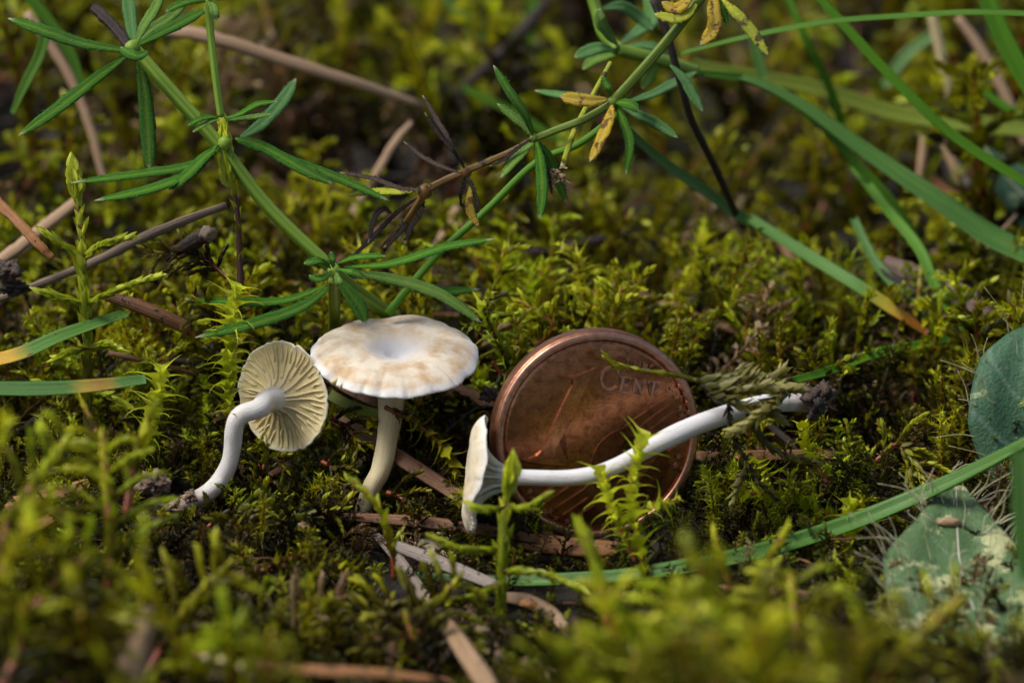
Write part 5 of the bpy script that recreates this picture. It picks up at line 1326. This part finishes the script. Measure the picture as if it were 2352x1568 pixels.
stick('blurred grey straw under the yellow one at right', [(2125, 300, 5.), (2118, 370, 5.), (2110, 420, 5.)], [12, 13, 8], STRAW_PINK, 'straw', 'straw', ROUND, .7)
stick('blurred brown straw falling at the right', [(2170, 330, 4.5), (2210, 420, 4.5), (2260, 500, 4.5)], [12, 16, 10], STRAW_PINK, 'straw', 'straw', ROUND, .7)
stick('thick pink brown stick blurred at the bottom left', [(330, 1395, -4.4), (318, 1440, -4.45), (300, 1520, -4.5), (280, 1640, -4.6)], [20, 27, 32, 36], STRAW_PINK, 'stick', 'stick', ROUND, .9, rough=.08)
stick('pale blurred twig end at the bottom left centre', [(462, 1515, -4.2), (500, 1530, -4.2), (560, 1545, -4.2)], [14, 22, 26], STRAW_PALE, 'twig', 'twig', ROUND, .9, rough=.1)
stick('long grey twig rising from the left edge to the dark stub', [(-40, 695, .5), (80, 655, .45), (200, 605, .4), (310, 555, .35), (400, 515, .5), (520, 470, .8)], [8, 10, 11, 11, 12, 9], TWIG_GREY, 'twig', 'twig', ROUND, .9, rough=.12, seed=2)
dst = thing('twig', 'short broken dark twig stub with pale knobbly end', 'twig', W(400, 575, .3))
child('bark', sweep(PTS([(385, 590, .5), (420, 570, .35), (450, 552, .2), (475, 540, .1)], 16), np.linspace(.05, .065, 16), np.linspace(.05, .065, 16), ROUND, TOCAM, jitter=.15), TWIG_DARK, dst)
child('broken_end', clump(W(478, 537, .05), .062, 4, (1, 1, .9), .4), TWIG_GREY, dst)
stick('smooth brown stick lying right of the tall moss shoot', [(245, 680, .1), (310, 700, .1), (370, 725, .1), (432, 755, .15)], [12, 17, 17, 16], NEEDLE_BROWN, 'stick', 'stick', ROUND, .9)
stick('dark purplish twig behind the top left whorl', [(215, 20, .6), (240, 45, .5), (270, 75, .4), (295, 105, .2)], [13, 14, 13, 9], TWIG_DARK, 'twig', 'twig', ROUND, 1, rough=.1)
stick('thin black stalk bending down right of the withered whorl', [(1500, 0, .9), (1530, 70, .9), (1560, 180, 1.), (1590, 280, 1.2), (1640, 380, 1.6), (1690, 490, 2.2)], [10, 10, 9, 9, 9, 9], TWIG_DARK, 'stalk', 'stalk', ROUND, 1)
stick('black blurred twig at the top centre', [(1260, 0, 7.), (1200, 70, 7.), (1130, 140, 7.), (1040, 220, 7.)], [14, 22, 18, 10], TWIG_DARK, 'twig', 'twig', ROUND, 1, rough=.1)
wd = thing('dead_wood', 'curled dead wood piece behind the grass blades at right', 'wood', W(2150, 700, 2.4))
child('bark', sweep(PTS([(2030, 615, 2.6), (2090, 635, 2.5), (2150, 665, 2.4), (2210, 700, 2.3), (2250, 750, 2.2)], 24), np.linspace(.10, .20, 24), np.linspace(.10, .12, 24), ROUND, TOCAM, jitter=.08), WOOD_DEAD, wd)
child('heartwood', sweep(PTS([(2020, 625, 2.4), (2070, 655, 2.3), (2120, 695, 2.2), (2150, 730, 2.1)], 20), np.linspace(.05, .10, 20), .05, ROUND, TOCAM, jitter=.1), TWIG_DARK, wd)
for lab, p, r, m, sq in [('brown soil crumb left of the bent stem foot', (352, 1110, -.55), .10, CRUMB_P, (1.1, 1, 1)), ('dark soil crumb below the bent stem foot', (352, 1182, -.4), .08, CRUMB_D, (1.3, 1, .9)),
                         ('pale root lump at the foot of the bent white stem', (385, 1172, -.22), .07, CRUMB_P, (1.6, 1, .8)), ('small pale crumb beside the root lump', (440, 1140, -.2), .05, CRUMB_P, (1.2, 1, 1)),
                         ('reddish brown cone scale at the left edge', (18, 620, .2), .09, CRUMB, (1.2, 1, 1)), ('dark soil lump at the left under the orange straw', (30, 660, .3), .08, CRUMB_D, (1.4, 1, .8)),
                         ('brown bark flake left of the spotted leaf', (1990, 1285, -.9), .09, CRUMB, (1.6, .6, .6)), ('pale blurred crumb at the bottom edge left of centre', (520, 1555, -4.), .13, CRUMB_P, (1.5, 1, .7)),
                         ('brown curled bark piece left of the coin', (1125, 905, .5), .07, CRUMB, (1, 1, .8))]:
    me = clump((0, 0, 0), r*.85, len(lab), sq, .8, 4, 1.4)
    o = link('soil_crumb' if 'crumb' in lab else ('root_lump' if 'root' in lab else 'bark_flake'), me, m); o.location = W(*p); tag(o, lab, 'debris')

# ------------------------------------------------------------------ broad leaves at right
def broad_mat(name, c1, c2, spot, amt, vein):
    s = NT(name)
    st = s.attr('st', 1); sx = s.n('ShaderNodeSeparateXYZ', {0: st}); p = s.geo()
    n = s.noise(p, 2.5, 4); col = s.mix(n, c1, c2)
    m = s.noise(s.vscale(p, (1.5, 1., 3.)), 2.6, 6, .7)
    col = s.mix(s.ramp(m, [(amt, 0.), (amt+.05, .9)]), col, spot)
    m2 = s.noise(p, 3.5, 4, .7)
    col = s.mix(s.ramp(m2, [(.68, 0.), (.74, .8)]), col, (.42, .20, .13))
    a = s.math('ABSOLUTE', sx.outputs[0])
    vv = s.math('SUBTRACT', s.math('MULTIPLY', sx.outputs[1], 2.6), s.math('MULTIPLY', a, 1.3))
    fr = s.math('ABSOLUTE', s.math('SUBTRACT', s.math('FRACT', vv), .5))
    col = s.mix(s.math('MULTIPLY', s.ramp(fr, [(.0, 1.), (.09, 0.)]), .28), col, vein)
    fs_ = s.noise(p, 14., 5, .75)
    col = s.mix(s.math('MULTIPLY', s.ramp(fs_, [(.35, 1.), (.65, 0.)]), .45), col, s.mix(1., col, (.45, .5, .45), 'MULTIPLY'))
    f = s.noise(p, 40., 3, .7)
    return s.done(col, rough=.5, transl=.1, bump=s.bump(s.math('ADD', f, s.math('MULTIPLY', n, 3.)), .6, .02), spec=.35)
BR_TEAL = broad_mat('broad_leaf_teal', (.045, .12, .055), (.09, .19, .10), (.33, .40, .20), .59, (.3, .42, .32))
BR_SPOT = broad_mat('broad_leaf_spotted', (.065, .13, .045), (.13, .22, .085), (.50, .50, .25), .535, (.22, .34, .2))
HAIR = plain_leaf('leaf_hair_white', (.66, .63, .57))
def broad(label, ps, w, mat, seed, nh=0, hl=(.15, .35), region=None):
    n = 60; path = PTS(ps, n); L = np.linspace(0, 1, n)
    wd = np.interp(L, np.linspace(0, 1, len(w)), w)*CU
    a = np.linspace(-1, 1, 21)
    up = [(x, .12*abs(x) + .03*math.cos(x*9) + .02) for x in a]; dn = [(x, .12*abs(x) + .03*math.cos(x*9) - .02) for x in a[::-1][1:-1]]
    cross = up+dn
    rs = np.random.RandomState(seed)
    V, Q, T, st, (sd, nr, tn) = sweep_arrays(path, wd, wd, cross, unit(TOCAM+UP*.2))
    V = V + np.array([[0, 0, 0.03*nz(v[0]*4, v[1]*4, v[2]*4)] for v in V]) + np.array([unit(-FW)*.05*nz(v[0]*2, v[2]*2, seed) for v in V])
    root = thing('broad_leaf', label, 'leaf', path[0])
    child('leaf_blade', mesh_np(V, Q, T, {'st': st}), mat, root)
    child('midrib', sweep(path-FW*.0 + nr*.02, np.linspace(.02, .006, n), .012, ROUND[::2], TOCAM), HAIR, root)
    for i in range(nh):
        k = rs.randint(3, n-2); x = rs.uniform(-1.02, 1.02)
        if i % 2: x = math.copysign(rs.uniform(.85, 1.02), x)
        p = path[k]+sd[k]*x*wd[k]+nr[k]*(.12*abs(x)+.03)*wd[k]
        px, py, _ = project(p)
        if region and not (region[0] < px < region[2] and region[1] < py < region[3]): continue
        d = unit(nr[k]*rs.uniform(.15, .7) + sd[k]*x*rs.uniform(.2, 1.) + UP*rs.uniform(.1, .9))
        l = rs.uniform(*hl); s_ = cdir(rs.uniform(-1, 1), rs.uniform(-1, .3), .2)
        hp = spline([p, p+d*l*.5, p+d*l+s_*l*rs.uniform(.1, .5)], 9)
        child('hair', sweep(hp, np.linspace(.0055, .0022, 9), np.linspace(.0055, .0022, 9), ROUND[::2], TOCAM), HAIR, root)
broad('teal mottled broad leaf at the right edge above the long blade', [(2470, 1200, .7), (2415, 1060, .5), (2390, 950, .4), (2385, 840, .5), (2400, 730, .8)], [60, 165, 178, 140, 15], BR_TEAL, 1, 40, (.2, .5))
broad('spotted broad leaf with white bristly hairs under the long blade', [(2350, 1720, -3.2), (2300, 1580, -2.8), (2250, 1440, -2.3), (2205, 1300, -1.5), (2195, 1115, -.75)], [100, 160, 185, 168, 20], BR_SPOT, 2, 190, (.18, .45))
broad('blurred bluish broad leaf in the bottom right corner', [(2480, 1680, -2.6), (2380, 1560, -2.4), (2280, 1470, -2.2), (2160, 1440, -2.)], [90, 110, 80, 6], BR_TEAL, 3)
broad('blurred teal leaf behind the grass at the upper right edge', [(2460, 560, 4.), (2380, 480, 4.), (2320, 420, 4.), (2260, 340, 4.)], [60, 75, 60, 5], BR_TEAL, 4)
for i, (x0, y0, x1, y1, c) in enumerate([(2130, 770, 2150, 1010, 'left'), (2170, 800, 2235, 720, 'top'), (2160, 1180, 2085, 1110, 'low')]): pass
seed_ = thing('seed_husk', 'small tan seed husk lying on the spotted leaf', 'seed', W(2180, 1198, -1.12))
child('husk', clump(W(2180, 1198, -1.16), .04, 8, (2.2, .8, .8), .25), NEEDLE_TAN, seed_)
child('husk_tip', clump(W(2205, 1200, -1.16), .02, 9, (2., .8, .8), .25), NEEDLE_TAN, seed_)


def litter(name, label, mat, n, ylo, yhi, ws, Ls, seed, tilt=.25, lift=.22):
    rs = np.random.RandomState(seed); B = Bag()
    while n > 0:
        n -= 1
        y = rs.uniform(ylo, yhi); hw = (y+25)*.17+.6
        x = rs.uniform(-hw, hw)
        z = terrain(x, y)+rs.uniform(.02, lift)
        if blocks((x, y, z), (x, y, z+.02), 2): continue
        a = rs.uniform(0, 6.28); L = rs.uniform(*Ls); t = rs.uniform(-tilt, tilt)
        d = np.array([math.cos(a), math.sin(a), t]); b = np.array([x, y, z])
        p = spline([b-d*L/2, b+rs.uniform(-.07, .07, 3)*L*2, b+d*L/2], 7)
        w = ws[rs.randint(len(ws))]
        B.add(*sweep_arrays(p, np.linspace(w, w*.6, 7), np.linspace(w*.6, w*.3, 7), ROUND[::2], (0, 0, 1))[:4])
    o = link(name, B.mesh(), mat); tag(o, label, kind='stuff')
litter('plant_litter', 'thin brown needles and fibres strewn between the moss', NEEDLE_BROWN, 460, -3.6, 3., [.005, .006, .008, .010, .014, .024], (.15, .7), 21)
litter('plant_litter', 'dark twig bits sunk in the moss further back', TWIG_DARK, 110, 1.5, 18., [.03, .05, .08], (.8, 2.6), 22, .35, .7)
litter('plant_litter', 'brown needles and stems sunk in the moss further back', NEEDLE_BROWN, 130, 1.5, 18., [.02, .04, .06], (.6, 2.2), 23, .6, .9)
litter('plant_litter', 'pale dead stalks between the moss further back', STRAW_PINK, 35, 3., 18., [.03, .05], (.6, 1.8), 24, .6, .9)
